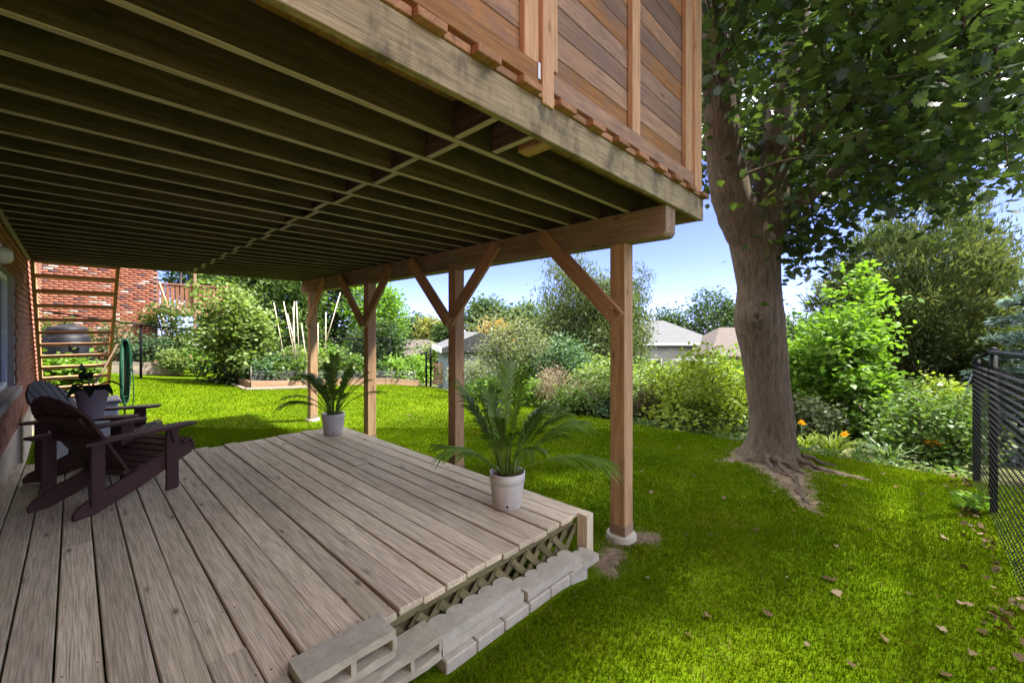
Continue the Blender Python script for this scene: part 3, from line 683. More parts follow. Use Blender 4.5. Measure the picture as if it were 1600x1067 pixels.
def plant(name, label, cat, xy, radii, zc, nc, per, spread, size, mat, seed, tmpl=DIA, trunk=.05, group=None, up=.6, droop=0., hollow=.35, lump=.25, part='crown', tp='trunk', stems=None, outward=False, flat=.7, zb=None, keep=None, vshift=0., bark=None):
    x, y = xy; zb = float(gz(x, y)) - .04 if zb is None else zb
    t = thing(name, label, cat, (x, y, zb), group)
    P = clumps((x, y, zc), radii, nc, seed, hollow, lump)
    P = P[P[:, 2] > gz(P[:, 0], P[:, 1]) + .03]
    if keep is not None: P = P[keep(P)]
    link(part, foliage(P, per, spread, size, tmpl, mat, seed, part, up, droop, outward=(x, y, zc - radii[2] * .6) if outward else None, flat=flat, vshift=vshift), t)
    r = np.random.default_rng(seed + 5); sel = P[r.choice(len(P), min(len(P), 14 if stems is None else stems), replace=False)]
    V, F = limbs((x, y, zb), sel, trunk, seed, trunk_top=(x, y, zc + radii[2] * .55) if stems is None else None)
    link(tp, fmesh(tp, V, F, bark or M_twig, True), t)
    return t

# leaf colours
G_maple = leafmat('maple_leaf', [(0, (.024, .043, .020)), (.5, (.036, .060, .024)), (.85, (.060, .094, .027)), (1, (.11, .145, .035))], .38, .10, .35, 1.0)
G_bright = leafmat('bright_leaf', [(0, (.09, .19, .022)), (.5, (.14, .27, .03)), (1, (.22, .36, .05))], .45, .08)
G_lime = leafmat('lime_leaf', [(0, (.12, .18, .02)), (.5, (.20, .27, .03)), (.93, (.30, .37, .06)), (1, (.40, .26, .06))], .45, .06)
G_mid = leafmat('mid_leaf', [(0, (.05, .10, .022)), (.5, (.09, .16, .032)), (1, (.16, .24, .06))], .4, .08)
G_pale = leafmat('pale_leaf', [(0, (.10, .16, .04)), (.5, (.17, .25, .07)), (1, (.28, .36, .13))], .4, .06)
G_dark = leafmat('dark_leaf', [(0, (.022, .05, .018)), (.6, (.045, .085, .028)), (1, (.08, .13, .045))], .35, .08)
G_olive = leafmat('cedar_spray', [(0, (.055, .085, .030)), (.5, (.105, .140, .055)), (.85, (.16, .185, .08)), (1, (.26, .20, .10))], .3, .03)
G_cedar = leafmat('grey_cedar_spray', [(0, (.06, .09, .035)), (.5, (.11, .15, .06)), (1, (.18, .21, .095))], .35, .03)
G_blue = leafmat('blue_needles', [(0, (.11, .18, .17)), (.5, (.20, .29, .28)), (1, (.34, .44, .43))], .2, .05)
G_bluegreen = leafmat('bluegreen_leaf', [(0, (.05, .10, .05)), (.5, (.08, .15, .075)), (1, (.14, .22, .12))], .35, .05)
G_grey = leafmat('greygreen_leaf', [(0, (.10, .13, .065)), (.5, (.16, .19, .10)), (1, (.27, .30, .19))], .35, .05)
G_pink = leafmat('dry_pink_weed', [(0, (.20, .15, .11)), (.5, (.33, .25, .21)), (1, (.46, .37, .33))], .3, .02)
G_brown = leafmat('dry_twig_leaf', [(0, (.05, .038, .022)), (.6, (.10, .075, .045)), (1, (.17, .12, .075))], .2, .02)
G_palm = leafmat('palm_leaf', [(0, (.060, .120, .014)), (.5, (.092, .175, .022)), (1, (.15, .235, .035))], .3, .14, .3, 1.0)
G_orchid = leafmat('orchid_leaf', [(0, (.012, .022, .012)), (1, (.03, .05, .022))], .1, .12, .3, 1.0)
G_far = leafmat('far_leaf', [(0, (.055, .095, .04)), (.5, (.085, .135, .058)), (1, (.13, .18, .085))], .35, .02)
G_faryel = leafmat('far_yellow_leaf', [(0, (.15, .17, .04)), (1, (.30, .30, .08))], .35, .02)
G_orange = leafmat('far_orange_leaf', [(0, (.24, .16, .06)), (1, (.42, .28, .11))], .35, .02)
G_litter = leafmat('leaf_litter', [(0, (.05, .032, .016)), (.4, (.10, .068, .036)), (.8, (.165, .12, .07)), (1, (.22, .17, .105))], .15, .04, k=1)
G_flower = leafmat('orange_petal', [(0, (.80, .30, .02)), (1, (.85, .50, .03))], .3, .02)
G_pinkfl = leafmat('pink_petal', [(0, (.70, .30, .25)), (1, (.80, .55, .48))], .3, .02)
G_iris = leafmat('strap_leaf', [(0, (.07, .13, .05)), (.6, (.12, .19, .08)), (1, (.25, .31, .17))], .35, .08)
G_lily = leafmat('lime_strap_leaf', [(0, (.15, .22, .02)), (1, (.27, .35, .06))], .4, .06)
G_grass = leafmat('grass_blade', [(0, (.046, .084, .002)), (.45, (.072, .122, .002)), (.8, (.10, .142, .003)), (.94, (.13, .155, .008)), (1, (.19, .17, .05))], .35, .0, .5, 1.0)

# ------------------------------------------------------------------ the big maple
mp = thing('maple_tree', 'big maple tree with thick forked trunk beside the deck', 'tree', (TREE[0], TREE[1], -.4))
def tp_(s, z, dep=0.): p = Vector((TREE[0], TREE[1], 0)) + RGT * s + FWD * dep; return (p.x, p.y, z)
prof = [(-.55, 0, .62), (-.40, 0, .56), (-.33, 0, .47), (-.22, .01, .40), (-.05, .02, .355), (.18, .02, .33), (.62, -.03, .325), (1.07, -.08, .345), (1.30, -.12, .37), (1.52, -.145, .385), (1.72, -.15, .355), (1.97, -.15, .325), (2.41, -.2, .355), (2.62, -.22, .37), (2.82, -.24, .30)]
zz = np.concatenate([np.linspace(-.55, .3, 16), np.linspace(.38, 2.82, 34)])
rr = np.interp(zz, [p[0] for p in prof], [p[2] for p in prof]) * np.interp(zz, [-.5, .1, 2.3, 2.8], [.70, .82, .83, .86]); sc = np.interp(zz, [p[0] for p in prof], [p[1] for p in prof])
SD = 72; ang = np.arange(SD) * 2 * math.pi / SD; V = []
for z, r_, s_ in zip(zz, rr, sc):
    fl = max(0, (.05 - z) / .6); c = Vector(tp_(s_, z))
    rad = r_ * (1 + .018 * np.sin(3 * ang + z) + .014 * np.sin(7 * ang + 2 * z) + .32 * fl ** 1.6 * np.maximum(0, np.sin(5 * ang + .6 + .4 * np.sin(ang))) + .045 * (1 - ss(z, 1.5, 2.6)) * -np.exp(-((ang - 5.05) / .10) ** 2) + .010 * np.sin(19 * ang + 3 * math.sin(2 * z)) + .006 * np.sin(41 * ang + 9 * z))
    V.append(np.stack([c.x + np.cos(ang) * rad, c.y + np.sin(ang) * rad, np.full(SD, z)], -1))
V = np.array(V)
# burl with a healed branch scar on the side towards the viewer
kc = np.array(tp_(-.335, 1.555, -.28)); dist = np.linalg.norm(V - kc, axis=2)
cen = np.array([tp_(s_, z) for z, s_ in zip(zz, sc)])[:, None, :]; od = V - cen; od[..., 2] = 0; od /= np.linalg.norm(od, axis=2)[..., None]
V = V + od * (.055 * np.exp(-(dist / .17) ** 2))[..., None]
V = V.reshape(-1, 3); nz_ = len(zz)
F = np.array([(i * SD + j, i * SD + (j + 1) % SD, (i + 1) * SD + (j + 1) % SD, (i + 1) * SD + j) for i in range(nz_ - 1) for j in range(SD)])
trunk = link('trunk', fmesh('trunk', V, F, M_bark, True), mp)
ring = []
kd = (Vector(kc) - Vector(tp_(-.15, 1.555))).normalized(); side = Vector((0, 0, 1)).cross(kd).normalized()
kp0 = Vector(tp_(-.15, 1.555)) + kd * .395
for t in np.linspace(0, 2 * math.pi, 22): ring.append(kp0 + side * math.cos(t) * .045 + Vector((0, 0, 1)) * math.sin(t) * .065 + kd * .004)
tube('branch_scar', ring, [.020 + .006 * math.sin(i) for i in range(22)], M_bark, trunk, 6)
stems_def = [([(-.17, 2.45), (-.42, 2.95), (-.60, 3.35), (-.70, 4.2), (-.82, 5.5), (-1.0, 7.2), (-1.1, 9.0)], [.27, .28, .25, .22, .17, .10, .04], -.1),
             ([(-.12, 2.45), (.0, 3.0), (.06, 3.5), (.20, 4.4), (.45, 5.6), (.7, 7.4), (.8, 9.2)], [.25, .25, .21, .18, .14, .09, .03], .18),
             ([(.06, 2.75), (.35, 3.15), (.96, 3.62), (1.5, 4.2), (2.3, 5.0), (3.1, 5.7)], [.14, .125, .105, .085, .06, .03], -.2),
             ([(.05, 3.6), (.5, 4.2), (1.2, 4.6), (2.2, 4.7), (3.4, 4.6)], [.11, .10, .08, .06, .03], -1.2),
             ([(-.05, 3.3), (.1, 4.0), (.5, 4.6), (1.3, 5.2), (2.4, 5.3)], [.11, .10, .08, .06, .03], 1.3)]
limb_pts = []
for sd_, rd_, dep in stems_def:
    n_ = len(sd_); pts = [tp_(s_, z, dep * (i / (n_ - 1)) * (2 if abs(dep) > 1 else 1)) for i, (s_, z) in enumerate(sd_)]
    P_ = np.array(pts); ts = np.linspace(0, n_ - 1, n_ * 4); P2 = np.stack([np.interp(ts, range(n_), P_[:, k]) for k in range(3)], -1)
    for _ in range(3): P2[1:-1] = (P2[:-2] + 2 * P2[1:-1] + P2[2:]) / 4
    tube('limb', P2, np.interp(ts, range(n_), rd_), M_bark, mp, 14, .02, len(limb_pts)); limb_pts.append(P2[4:])
limb_pts = np.concatenate(limb_pts)
# surface roots
for k, (pts, r_) in enumerate([([(6.35, 1.30), (6.1, 1.12), (5.85, 1.0), (5.55, .93)], .055), ([(6.5, 1.55), (6.3, 1.62), (6.05, 1.80)], .05), ([(6.4, 1.42), (6.15, 1.32), (5.95, 1.12), (6.0, .9)], .04), ([(6.6, 1.1), (6.62, .85), (6.56, .55)], .045), ([(5.7, .98), (5.4, .90), (5.15, .78), (4.98, .72)], .03), ([(6.9, 1.1), (7.0, .8), (6.95, .6)], .04), ([(6.2, 1.2), (6.25, 1.0), (6.05, .82)], .028)]):
    P_ = np.array([(x, y, float(gz(x, y)) + .005 - .03 * (i == len(pts) - 1) + (.10 if i == 0 else 0)) for i, (x, y) in enumerate(pts)]); ts = np.linspace(0, len(pts) - 1, 14); P2 = np.stack([np.interp(ts, range(len(pts)), P_[:, q]) for q in range(3)], -1)
    for _ in range(2): P2[1:-1] = (P2[:-2] + 2 * P2[1:-1] + P2[2:]) / 4
    P2[:, 2] += .012 * np.sin(np.arange(14) * 1.3 + k); P2[:, :2] += .015 * np.sin(np.arange(14)[:, None] * 1.9 + np.array([k, k + 2.]))
    tube('root', P2, np.linspace(r_ * .8, r_ * .3, 14), M_bark, mp, 9, .06, k)
# crown
r = np.random.default_rng(21)
bx_ = [1000, 1095, 1130, 1180, 1228, 1240, 1285, 1300, 1335, 1400, 1450, 1500, 1560, 1600, 1800]; by_ = [230, 265, 285, 330, 370, 440, 455, 320, 315, 340, 372, 380, 350, 350, 350]
C = []
while len(C) < 850:
    d = r.normal(size=3); d /= np.linalg.norm(d); q = d * r.uniform(.12, 1) ** (1 / 2.4) * np.array([4.3, 4.3, 3.6]) + np.array([TREE[0] + .35, TREE[1] - .35, 6.0])
    if q[2] < 2.2: continue
    if 1090 < project(q)[0] < 1300 and 130 < project(q)[1] and project(q)[2] < 5.9 and r.random() > .25: continue
    px, py, D = project(q)
    if q[0] < 4.15 and (D < .5 or py > -60 - 200 / max(D, .5)): continue
    if D < 2.6 and not (q[0] < 4.15): continue
    if py > np.interp(px, bx_, by_) - 250 / D * .35: continue
    if (py < -50 or px > 1640) and r.random() > .10: continue
    if px < 1085 and q[1] > 1.6 and r.random() > .12: continue
    if q[1] < -.3 and (py < -50 or px > 1620) and r.random() > .35: continue
    C.append(q)
for _ in range(420):  # extra unseen leaf clumps, added overhead to shade the screen and deck front
    z_ = r.uniform(4.9, 8.2); q = np.array([r.uniform(1.6, 5.2) + .35 * (z_ - 5), r.uniform(-.85, .75) + .4 - .45 * (z_ - 5.5), z_])
    if project(q)[1] < -120: C.append(q)
# hanging sprays near the trunk and lower right edge
for _ in range(16):
    x = r.uniform(1232, 1285); D = r.uniform(5.4, 6.3); gx_, gy_ = spot(x, D); C.append(np.array([gx_, gy_, zat(r.uniform(345, 455), D)]))
C = np.array(C)
tag(link('crown', foliage(C, 26, .28, .128, MAP, G_maple, 33, 'crown', up=.55, droop=.25, flat=.55), mp), None)
parts_ = []
for q in C[r.choice(len(C), 420, replace=False)]:
    p0 = limb_pts[np.argmin(np.linalg.norm(limb_pts - q, axis=1) + r.uniform(0, .5, len(limb_pts)))]
    ts = np.linspace(0, 1, 5)[:, None]; m_ = (p0 + q) / 2 + np.array([0, 0, .25]); parts_.append(tube_arr((1 - ts) ** 2 * p0 + 2 * ts * (1 - ts) * m_ + ts ** 2 * q, np.linspace(.022, .006, 5), 4, False))
V, F = join_arr(parts_); o = link('twigs', fmesh('twigs', V, F, M_bark, True), mp)

# ------------------------------------------------------------------ potted palms
def frond(r, base, az, L, rise, arch, nleaf=24, ll=.22):
    """one arching feather leaf: stalk + two rows of narrow leaflets"""
    h = np.array([math.cos(az), math.sin(az), 0]); side = np.array([-math.sin(az), math.cos(az), 0]); up = np.array([0, 0, 1.])
    ts = np.linspace(0, 1, 12); tw = r.uniform(-1.1, 1.1)
    pts = base + np.outer(L * (ts * math.cos(rise) + .25 * arch * ts ** 2), h) + np.outer(L * (ts * math.sin(rise) - arch * ts ** 2.2 * .75), up) + np.outer(.08 * L * tw * ts ** 2, side)
    parts = [tube_arr(pts, np.linspace(.008, .0022, 12), 5, False)]
    nV = len(parts[0][0]); va = [np.full(nV, .9)]
    for k in range(nleaf):
        t = .40 + .60 * (k + .5) / nleaf; p = np.array([np.interp(t, ts, pts[:, q]) for q in range(3)]); tn = np.array([np.interp(min(1, t + .04), ts, pts[:, q]) for q in range(3)]) - np.array([np.interp(t - .04, ts, pts[:, q]) for q in range(3)]); tn /= np.linalg.norm(tn)
        s_ = side * math.cos(tw) + up * math.sin(tw) * .4; nr = np.cross(tn, s_); nr /= np.linalg.norm(nr)
        if nr[2] < 0: nr = -nr
        le = ll * (math.sin(math.pi * min(1, .18 + .80 * (1 - (t - .40) / .60) ** .8)) * .75 + .25) * r.uniform(.85, 1.1)
        for sg in (-1, 1):
            d = tn * (.85 + .6 * (t - .3)) + s_ * sg * .72 + nr * .12 + r.normal(size=3) * .09; d /= np.linalg.norm(d); w_ = .0080
            acr = np.cross(d, nr); acr /= np.linalg.norm(acr); V = []
            for f, ww in ((0, .45), (.3, 1), (.65, .8)):
                c = p + d * le * f - up * le * .42 * f ** 2; V += [c + acr * w_ * ww, c - acr * w_ * ww]
            V.append(p + d * le * .97 - up * le * .42)
            parts.append((np.array(V), [np.array([(0, 1, 3, 2), (2, 3, 5, 4)]), np.array([(4, 5, 6)])])); va.append(np.full(7, r.uniform(.1, .8)))
    V, F = join_arr(parts); return fmesh('frond', V, F, G_palm, False, np.concatenate(va))
def palm(label, loc, seed, fr, pot_r=.14, pot_h=.27):
    r = np.random.default_rng(seed); t = thing('potted_palm', label, 'potted plant', loc, 'potted palms at the deck edge')
    b = pot_r * .80; h = pot_h
    lathe('pot', [(0, 0), (b - .004, 0), (b, .005), (pot_r * .955, h * .70), (pot_r * .96, h * .725), (pot_r * .99, h * .735), (pot_r, h), (pot_r * .93, h), (pot_r * .91, h * .86), (0, h * .86)], M_pot, t, loc, 40)
    lathe('soil', [(pot_r * .90, 0), (pot_r * .6, .012), (0, .02)], M_soil, t, (loc[0], loc[1], loc[2] + h * .862), 20)
    dv = Vector((EYE.x - loc[0], EYE.y - loc[1], 0)).normalized()
    hole = lathe('drain_hole', [(0, 0), (.009, 0)], M_black, None, (0, 0, 0), 10); hole.matrix_basis = Matrix.Translation(Vector(loc) + dv * (b + .0045) + Vector((0, 0, .035))) @ dv.to_track_quat('Z', 'Y').to_matrix().to_4x4(); attach(hole, t)
    for az, L, rise, arch in fr:
        a_ = math.radians(az); base = np.array([loc[0] + .035 * math.cos(a_), loc[1] + .035 * math.sin(a_), loc[2] + h * .87])
        link('frond', frond(r, base, a_, L * 1.1, math.radians(min(84, rise + 7)), arch * .85), t)
    for k in range(7):
        a_ = r.uniform(0, 6.28); q = np.array([loc[0] + .05 * math.cos(a_), loc[1] + .05 * math.sin(a_), loc[2] + h * .85]); tube('stalk', [q, q + [.02 * math.cos(a_), .02 * math.sin(a_), .12], q + [.05 * math.cos(a_), .05 * math.sin(a_), .26]], [.011, .008, .005], M_palmstem, t, 6)
    return t
# azimuths in the world: picture right is about -46 deg, picture left about 134 deg, away 44 deg, towards the viewer 224 deg
palm('grey potted palm near the deck corner, long fronds reaching right', (2.36, 2.31, 0.002), 4,
     [(-40, .78, 50, .62), (-55, .70, 28, .66), (-20, .66, 62, .40), (134, .78, 62, .20), (120, .55, 30, .40), (150, .62, 70, .15), (60, .85, 78, .12), (20, .80, 74, .22), (-80, .62, 68, .35), (224, .60, 66, .55), (200, .62, 60, .50), (245, .58, 55, .62), (90, .66, 72, .2), (170, .58, 45, .55), (-10, .55, 40, .5), (280, .5, 70, .4), (100, .7, 60, .3), (-30, .6, 64, .3), (140, .7, 72, .18), (75, .72, 66, .25), (5, .62, 55, .4), (190, .5, 74, .3), (-60, .7, 60, .45)])
palm('grey potted palm at the far deck corner with a drooping left frond', (2.40, 5.60, 0.002), 9,
     [(130, .66, 55, .35), (140, .70, 48, .75), (118, .62, 66, .30), (-50, .72, 60, .35), (-35, .70, 45, .60), (-65, .62, 70, .25), (60, .78, 80, .12), (-10, .76, 72, .25), (220, .55, 65, .5), (95, .66, 74, .2), (180, .60, 66, .4), (250, .58, 62, .5), (150, .6, 40, .7), (-90, .55, 55, .5), (30, .7, 60, .35), (100, .6, 60, .35), (-40, .6, 70, .25), (160, .62, 70, .3), (125, .72, 62, .45), (-20, .66, 58, .45), (200, .5, 72, .4), (75, .7, 70, .2)], pot_r=.145, pot_h=.27)

# orchid pot on the far chair's arm
op = Vector((.12, 5.485, .560))
orc = thing('potted_orchid', 'mauve pot with dark drooping leaves on the chair arm', 'potted plant', op)
lathe('pot', [(0, 0), (.068, 0), (.07, .004), (.118, .25), (.125, .255), (.125, .275), (.112, .275), (.108, .24), (0, .24)], M_potdark, orc, op, 32)
r = np.random.default_rng(3)
for k in range(9):
    a_ = k * .72 + .3; L = r.uniform(.15, .23); V = []; h = np.array([math.cos(a_), math.sin(a_), 0]); s_ = np.array([-math.sin(a_), math.cos(a_), 0]); b0 = np.array(op) + [0, 0, .25]
    ri = r.uniform(.8, 1.5)
    for f in np.linspace(0, 1, 7):
        c = b0 + h * L * f * .95 + np.array([0, 0, 1]) * (ri * L * f - 1.15 * L * f ** 2.2); w_ = .048 * math.sin(math.pi * min(.97, f * .8 + .14)); V += [c + s_ * w_ + [0, 0, .012], c, c - s_ * w_ + [0, 0, .012]]
    F = np.array([(i * 3 + j, i * 3 + j + 1, i * 3 + j + 4, i * 3 + j + 3) for i in range(6) for j in (0, 1)])
    link('leaf', fmesh('leaf', np.array(V), F, G_orchid, True, np.full(len(V), r.random())), orc)
fl = np.array([op.x - .02, op.y, op.z + .27]); tube('flower_stem', [fl - [0, 0, .03], fl + [.0, 0, .10], fl + [-.02, .02, .18]], .006, M_palmstem, orc)
V, F, k = leaves(np.repeat([fl + [-.01, .01, .16]], 14, 0) + r.normal(size=(14, 3)) * [.015, .015, .03], .085, DIA, 8, .2); link('leaf_tuft', fmesh('leaf_tuft', V, F, G_orchid, False, np.full(len(V), .5)), orc)

# ------------------------------------------------------------------ black chain-link fence at the right
def chain(x0, x1, y, zlo, zhi, along='x', pitch=.056, rad=.0024, tri=False):
    n = int((x1 - x0) / (pitch)); parts = []; S = 3 if tri else 4; a = np.arange(S) * 2 * math.pi / S
    segV = []; 
    m = int(1.5 / (pitch / 1)) * 2
    P0 = []; P1 = []
    for i in range(n + 1):
        xa = x0 + i * pitch
        zz_ = np.arange(m + 1) * pitch / 2
        xx_ = xa + (np.arange(m + 1) % 2) * pitch * 1.0 * .5 * 2 * .5 + (0)
        xx_ = xa + np.where(np.arange(m + 1) % 2, pitch * 1.03, -.03 * pitch)
        zb_ = np.interp(xx_, [x0, x1], zlo); q = np.stack([xx_, np.full(m + 1, y) + .0025 * np.where(np.arange(m + 1) % 2, 1, -1), zb_ + zz_], -1)
        P0.append(q[:-1]); P1.append(q[1:])
    P0 = np.concatenate(P0); P1 = np.concatenate(P1); d = P1 - P0; d /= np.linalg.norm(d, axis=1)[:, None]; u = np.tile([0, 1., 0], (len(d), 1)); w_ = np.cross(d, u); w_ /= np.linalg.norm(w_, axis=1)[:, None]; u = np.cross(w_, d)
    off = rad * (np.cos(a)[None, :, None] * u[:, None, :] + np.sin(a)[None, :, None] * w_[:, None, :])
    V = np.stack([P0[:, None, :] + off, P1[:, None, :] + off], 1).reshape(-1, 3); b_ = np.arange(len(P0))[:, None] * 2 * S
    F = np.concatenate([np.stack([b_[:, 0] + j, b_[:, 0] + (j + 1) % S, b_[:, 0] + S + (j + 1) % S, b_[:, 0] + S + j], -1) for j in range(S)])
    return V, F
fe = thing('chain_link_fence', 'black chain link fence along the right side of the lawn', 'fence', (6.1, -.52, -.4))
YF = -.52
V, F = chain(2.6, 7.60, YF, (-.33, -.46), 0); link('wire_mesh', fmesh('wire_mesh', V, F, M_black), fe)
for X in (3.2, 6.13, 7.61):
    zt = float(np.interp(X, [3, 6.13, 7.61], [1.22, 1.17, 1.035])); zb = float(gz(X, YF))
    p = tube('post', [(X, YF - .035, zb - .3), (X, YF - .035, zt + .01)], .029 if X < 7.5 else .032, M_black, fe, 12)
    lathe('post_cap', [(.033, -.02), (.033, .01), (.02, .028), (0, .034)], M_black, p, (X, YF - .035, zt + .012), 12)
    for z in (.12, .55, .95): tube('tie_band', [(X, YF - .035, z), (X, YF - .035, z + .016)], .0335, M_black, p, 12)
tube('top_rail', [(2.6, YF - .02, 1.235), (6.13, YF - .02, 1.165)], .021, M_black, fe, 10); tube('top_rail', [(6.13, YF - .02, 1.165), (7.61, YF - .02, 1.03)], .021, M_black, fe, 10)
tube('guy_wire', [(7.61, YF - .03, 1.0), (7.95, YF + .12, .2)], .004, M_metal, fe, 5)

# back boundary fence
fb = thing('chain_link_fence', 'thin black chain link fence behind the vegetable bed and stairs', 'fence', (1.3, 15.5, 0))
rail = [(-.8, 1.90), (1.3, 1.515), (4.5, 1.135), (9.0, .99)]
for (xa, za), (xb, zb_) in zip(rail[:-1], rail[1:]):
    tube('top_rail', [(xa, 15.5, za), (xb, 15.5, zb_)], .021, M_black, fb, 8)
    V, F = chain(xa, xb, 15.5, (za - 1.5, zb_ - 1.5), 0, rad=.0017, tri=True); link('wire_mesh', fmesh('wire_mesh', V, F, M_black), fb)
for x, z in rail[1:] + [(6.7, 1.06)]:
    tube('post', [(x, 15.54, z - 1.8), (x, 15.54, z + .03)], .030, M_black, fb, 10)

# ------------------------------------------------------------------ vegetable bed
bed = thing('raised_bed', 'timber framed raised vegetable bed across the lawn', 'raised bed', (6, 13.3, -.4))
xs = np.linspace(3.4, 8.9, 5)
for k in range(4):
    za, zb_ = float(gz(xs[k], 13.3)), float(gz(xs[k + 1], 13.3))
    for c in range(2):
        board('bed_plank', (xs[k] + .01, 13.3, za + .05 + c * .115), (xs[k + 1] - .01, 13.3, zb_ + .05 + c * .115), .045, .11, M_bedwood, bed)
for c in range(2):
    board('bed_plank', (3.38, 13.33, float(gz(3.4, 13.4)) + .05 + c * .115), (3.32, 15.2, float(gz(3.3, 15.2)) + .04 + c * .115), .045, .11, M_bedwood, bed)
board('base_timber', (3.25, 13.15, float(gz(3.4, 13.3)) + .02), (5.4, 13.15, float(gz(5.4, 13.3)) + .02), .10, .06, M_oldwood, bed); board('base_timber', (3.22, 13.22, float(gz(3.3, 13.3)) + .02), (3.2, 14.9, float(gz(3.3, 15)) + .02), .10, .06, M_oldwood, bed)
gxs, gys = np.meshgrid(np.linspace(3.36, 8.9, 24), np.linspace(13.31, 15.2, 6), indexing='ij'); ids = np.arange(24 * 6).reshape(24, 6)
link('soil', fmesh('soil', np.stack([gxs, gys, gz(gxs, gys) + .17], -1).reshape(-1, 3), np.stack([ids[:-1, :-1], ids[1:, :-1], ids[1:, 1:], ids[:-1, 1:]], -1).reshape(-1, 4), M_soil, True), bed)
for x, y in ((3.42, 13.36), (3.4, 14.0), (3.36, 14.7), (4.9, 13.36), (6.4, 13.36), (7.8, 13.36)):
    z = float(gz(x, y)); tube('netting_stake', [(x, y, z), (x + .01, y, z + .62)], .011, M_oldwood, bed, 6)
V1, F1 = chain(3.42, 8.8, 13.345, (-.17, -.55), 0, pitch=.05, rad=.0011, tri=True); keep = None
V1 = V1[:]; sel = V1[:, 2] < np.interp(V1[:, 0], [3.42, 8.8], [.28, -.1]); fs = sel[F1].all(1); link('netting', fmesh('netting', V1, F1[fs], M_metal), bed)
stk = [(428, 473, 447, 552), (443, 471, 463, 548), (460, 471, 455, 560), (463, 471, 468, 548), (458, 480, 462, 552), (471, 505, 480, 552), (497, 505, 497, 545), (509, 488, 509, 545), (532, 457, 499, 546), (449, 490, 470, 556)]
for k, (xa, ya, xb, yb) in enumerate(stk):
    D = 13.2 + .12 * (k % 4); a_ = spot(xa, D); b_ = spot(xb, D - .1)
    o = tube('bamboo_stake', [(*b_, zat(yb, D) - .45), (*a_, zat(ya, D))], .013, M_bamboo, None, 6); tag(o, 'pale bamboo stake standing up from the vegetable bed', 'stake', 'bamboo stakes in the vegetable bed')
r = np.random.default_rng(5)
vegs = [(3.75, 13.75, .34, .30, G_bluegreen), (4.25, 13.7, .34, .28, G_mid), (4.75, 13.75, .45, .40, G_mid), (5.3, 13.8, .5, .5, G_pale), (4.3, 14.5, .5, .5, G_bluegreen), (5.0, 14.5, .6, .62, G_pale), (5.75, 14.3, .6, .62, G_bright), (6.35, 14.0, .6, .62, G_mid), (6.9, 14.2, .45, .42, G_mid), (7.5, 13.9, .38, .34, G_dark), (8.05, 13.8, .48, .50, G_bright), (8.6, 14.1, .4, .4, G_mid)]
vl = ['blue green cabbage clump at the left corner of the bed', 'low leafy plant next to the cabbage clump', 'leafy green plant in front of the bamboo stakes', 'pale tomato plant below the bamboo stakes', 'blue green clump behind the low front plants', 'tall pale tomato plant between the bamboo stakes', 'bright leafy tomato plant behind the second post', 'leafy tomato plant between the two far posts', 'green plant just right of the middle post', 'dark low plant right of the middle post', 'bright rounded pepper plant at the right end of the bed', 'small green plant at the far right bed end']
for k, (x, y, rx, rz, m_) in enumerate(vegs):
    z = float(gz(x, y)) + .17
    plant('vegetable_plant', vl[k], 'vegetable plant', (x, y), (rx, rx * .9, rz), z + rz * .75, 46, 14, .10, .10, m_, 100 + k, trunk=.012, group='plants in the vegetable bed', stems=8, part='foliage', tp='stem', zb=z - .02)

# ------------------------------------------------------------------ small bushy tree, left lawn
plant('bushy_tree', 'rounded light green bushy tree beyond the lawn on the left', 'tree', (3.32, 14.55), (.98, .95, 1.38), 1.32, 240, 26, .16, .11, G_pale, 11, trunk=.05, lump=.4, outward=False)
plant('bush', 'dark green shrub skirt under the bushy tree', 'shrub', (3.15, 14.75), (.62, .55, .6), .05, 60, 20, .13, .10, G_dark, 12, trunk=.02, stems=8, part='foliage', tp='stem')

# ------------------------------------------------------------------ garden border on the right
S = spot
def P_(name, label, cat, px, D, wpx, ytop, ybot, nc, per, spread, size, mat, seed, **kw):
    """plant at a bearing and distance, its width and height in metres worked out from the distance"""
    x, y = S(px, D); zt, zl = zat(ytop, D), zat(ybot, D); rx = wpx * D / 656 / 2; rz = (zt - zl) / 2
    return plant(name, label, cat, (x, y), (rx, rx * kw.pop('deep', .9), rz), (zt + zl) / 2, nc, per, spread, size, mat, seed, **kw)
P_('yellow_green_shrub', 'bright yellow green shrub left of the maple trunk', 'shrub', 1095, 9.0, 165, 558, 690, 210, 30, .17, .085, G_lime, 40, stems=22, trunk=.016, part='foliage', tp='stem', lump=.35)
P_('yellow_green_shrub', 'taller loose green shrub against the left edge of the maple trunk', 'shrub', 1128, 10.2, 85, 552, 680, 110, 26, .17, .085, G_bright, 41, stems=16, trunk=.016, part='foliage', tp='stem')
P_('pale_shrub', 'pale green mounded shrub behind the nearest post', 'shrub', 955, 10.4, 125, 560, 662, 190, 26, .16, .075, G_pale, 42, stems=16, trunk=.016, part='foliage', tp='stem')
P_('pale_shrub', 'soft green shrub just right of the nearest post', 'shrub', 1022, 11.0, 90, 572, 650, 110, 26, .16, .08, G_pale, 43, stems=14, trunk=.016, part='foliage', tp='stem', vshift=-.1)
P_('twiggy_bush', 'dark brown twiggy bush right of the nearest post', 'shrub', 1014, 9.4, 56, 598, 668, 120, 20, .09, .05, G_brown, 44, tmpl=LAN, stems=30, trunk=.008, part='foliage', tp='stem')
P_('blue_green_shrub', 'blue green shrub below the tall cedar', 'shrub', 885, 12.4, 105, 528, 640, 170, 26, .18, .085, G_bluegreen, 45, stems=16, trunk=.02, part='foliage', tp='stem')
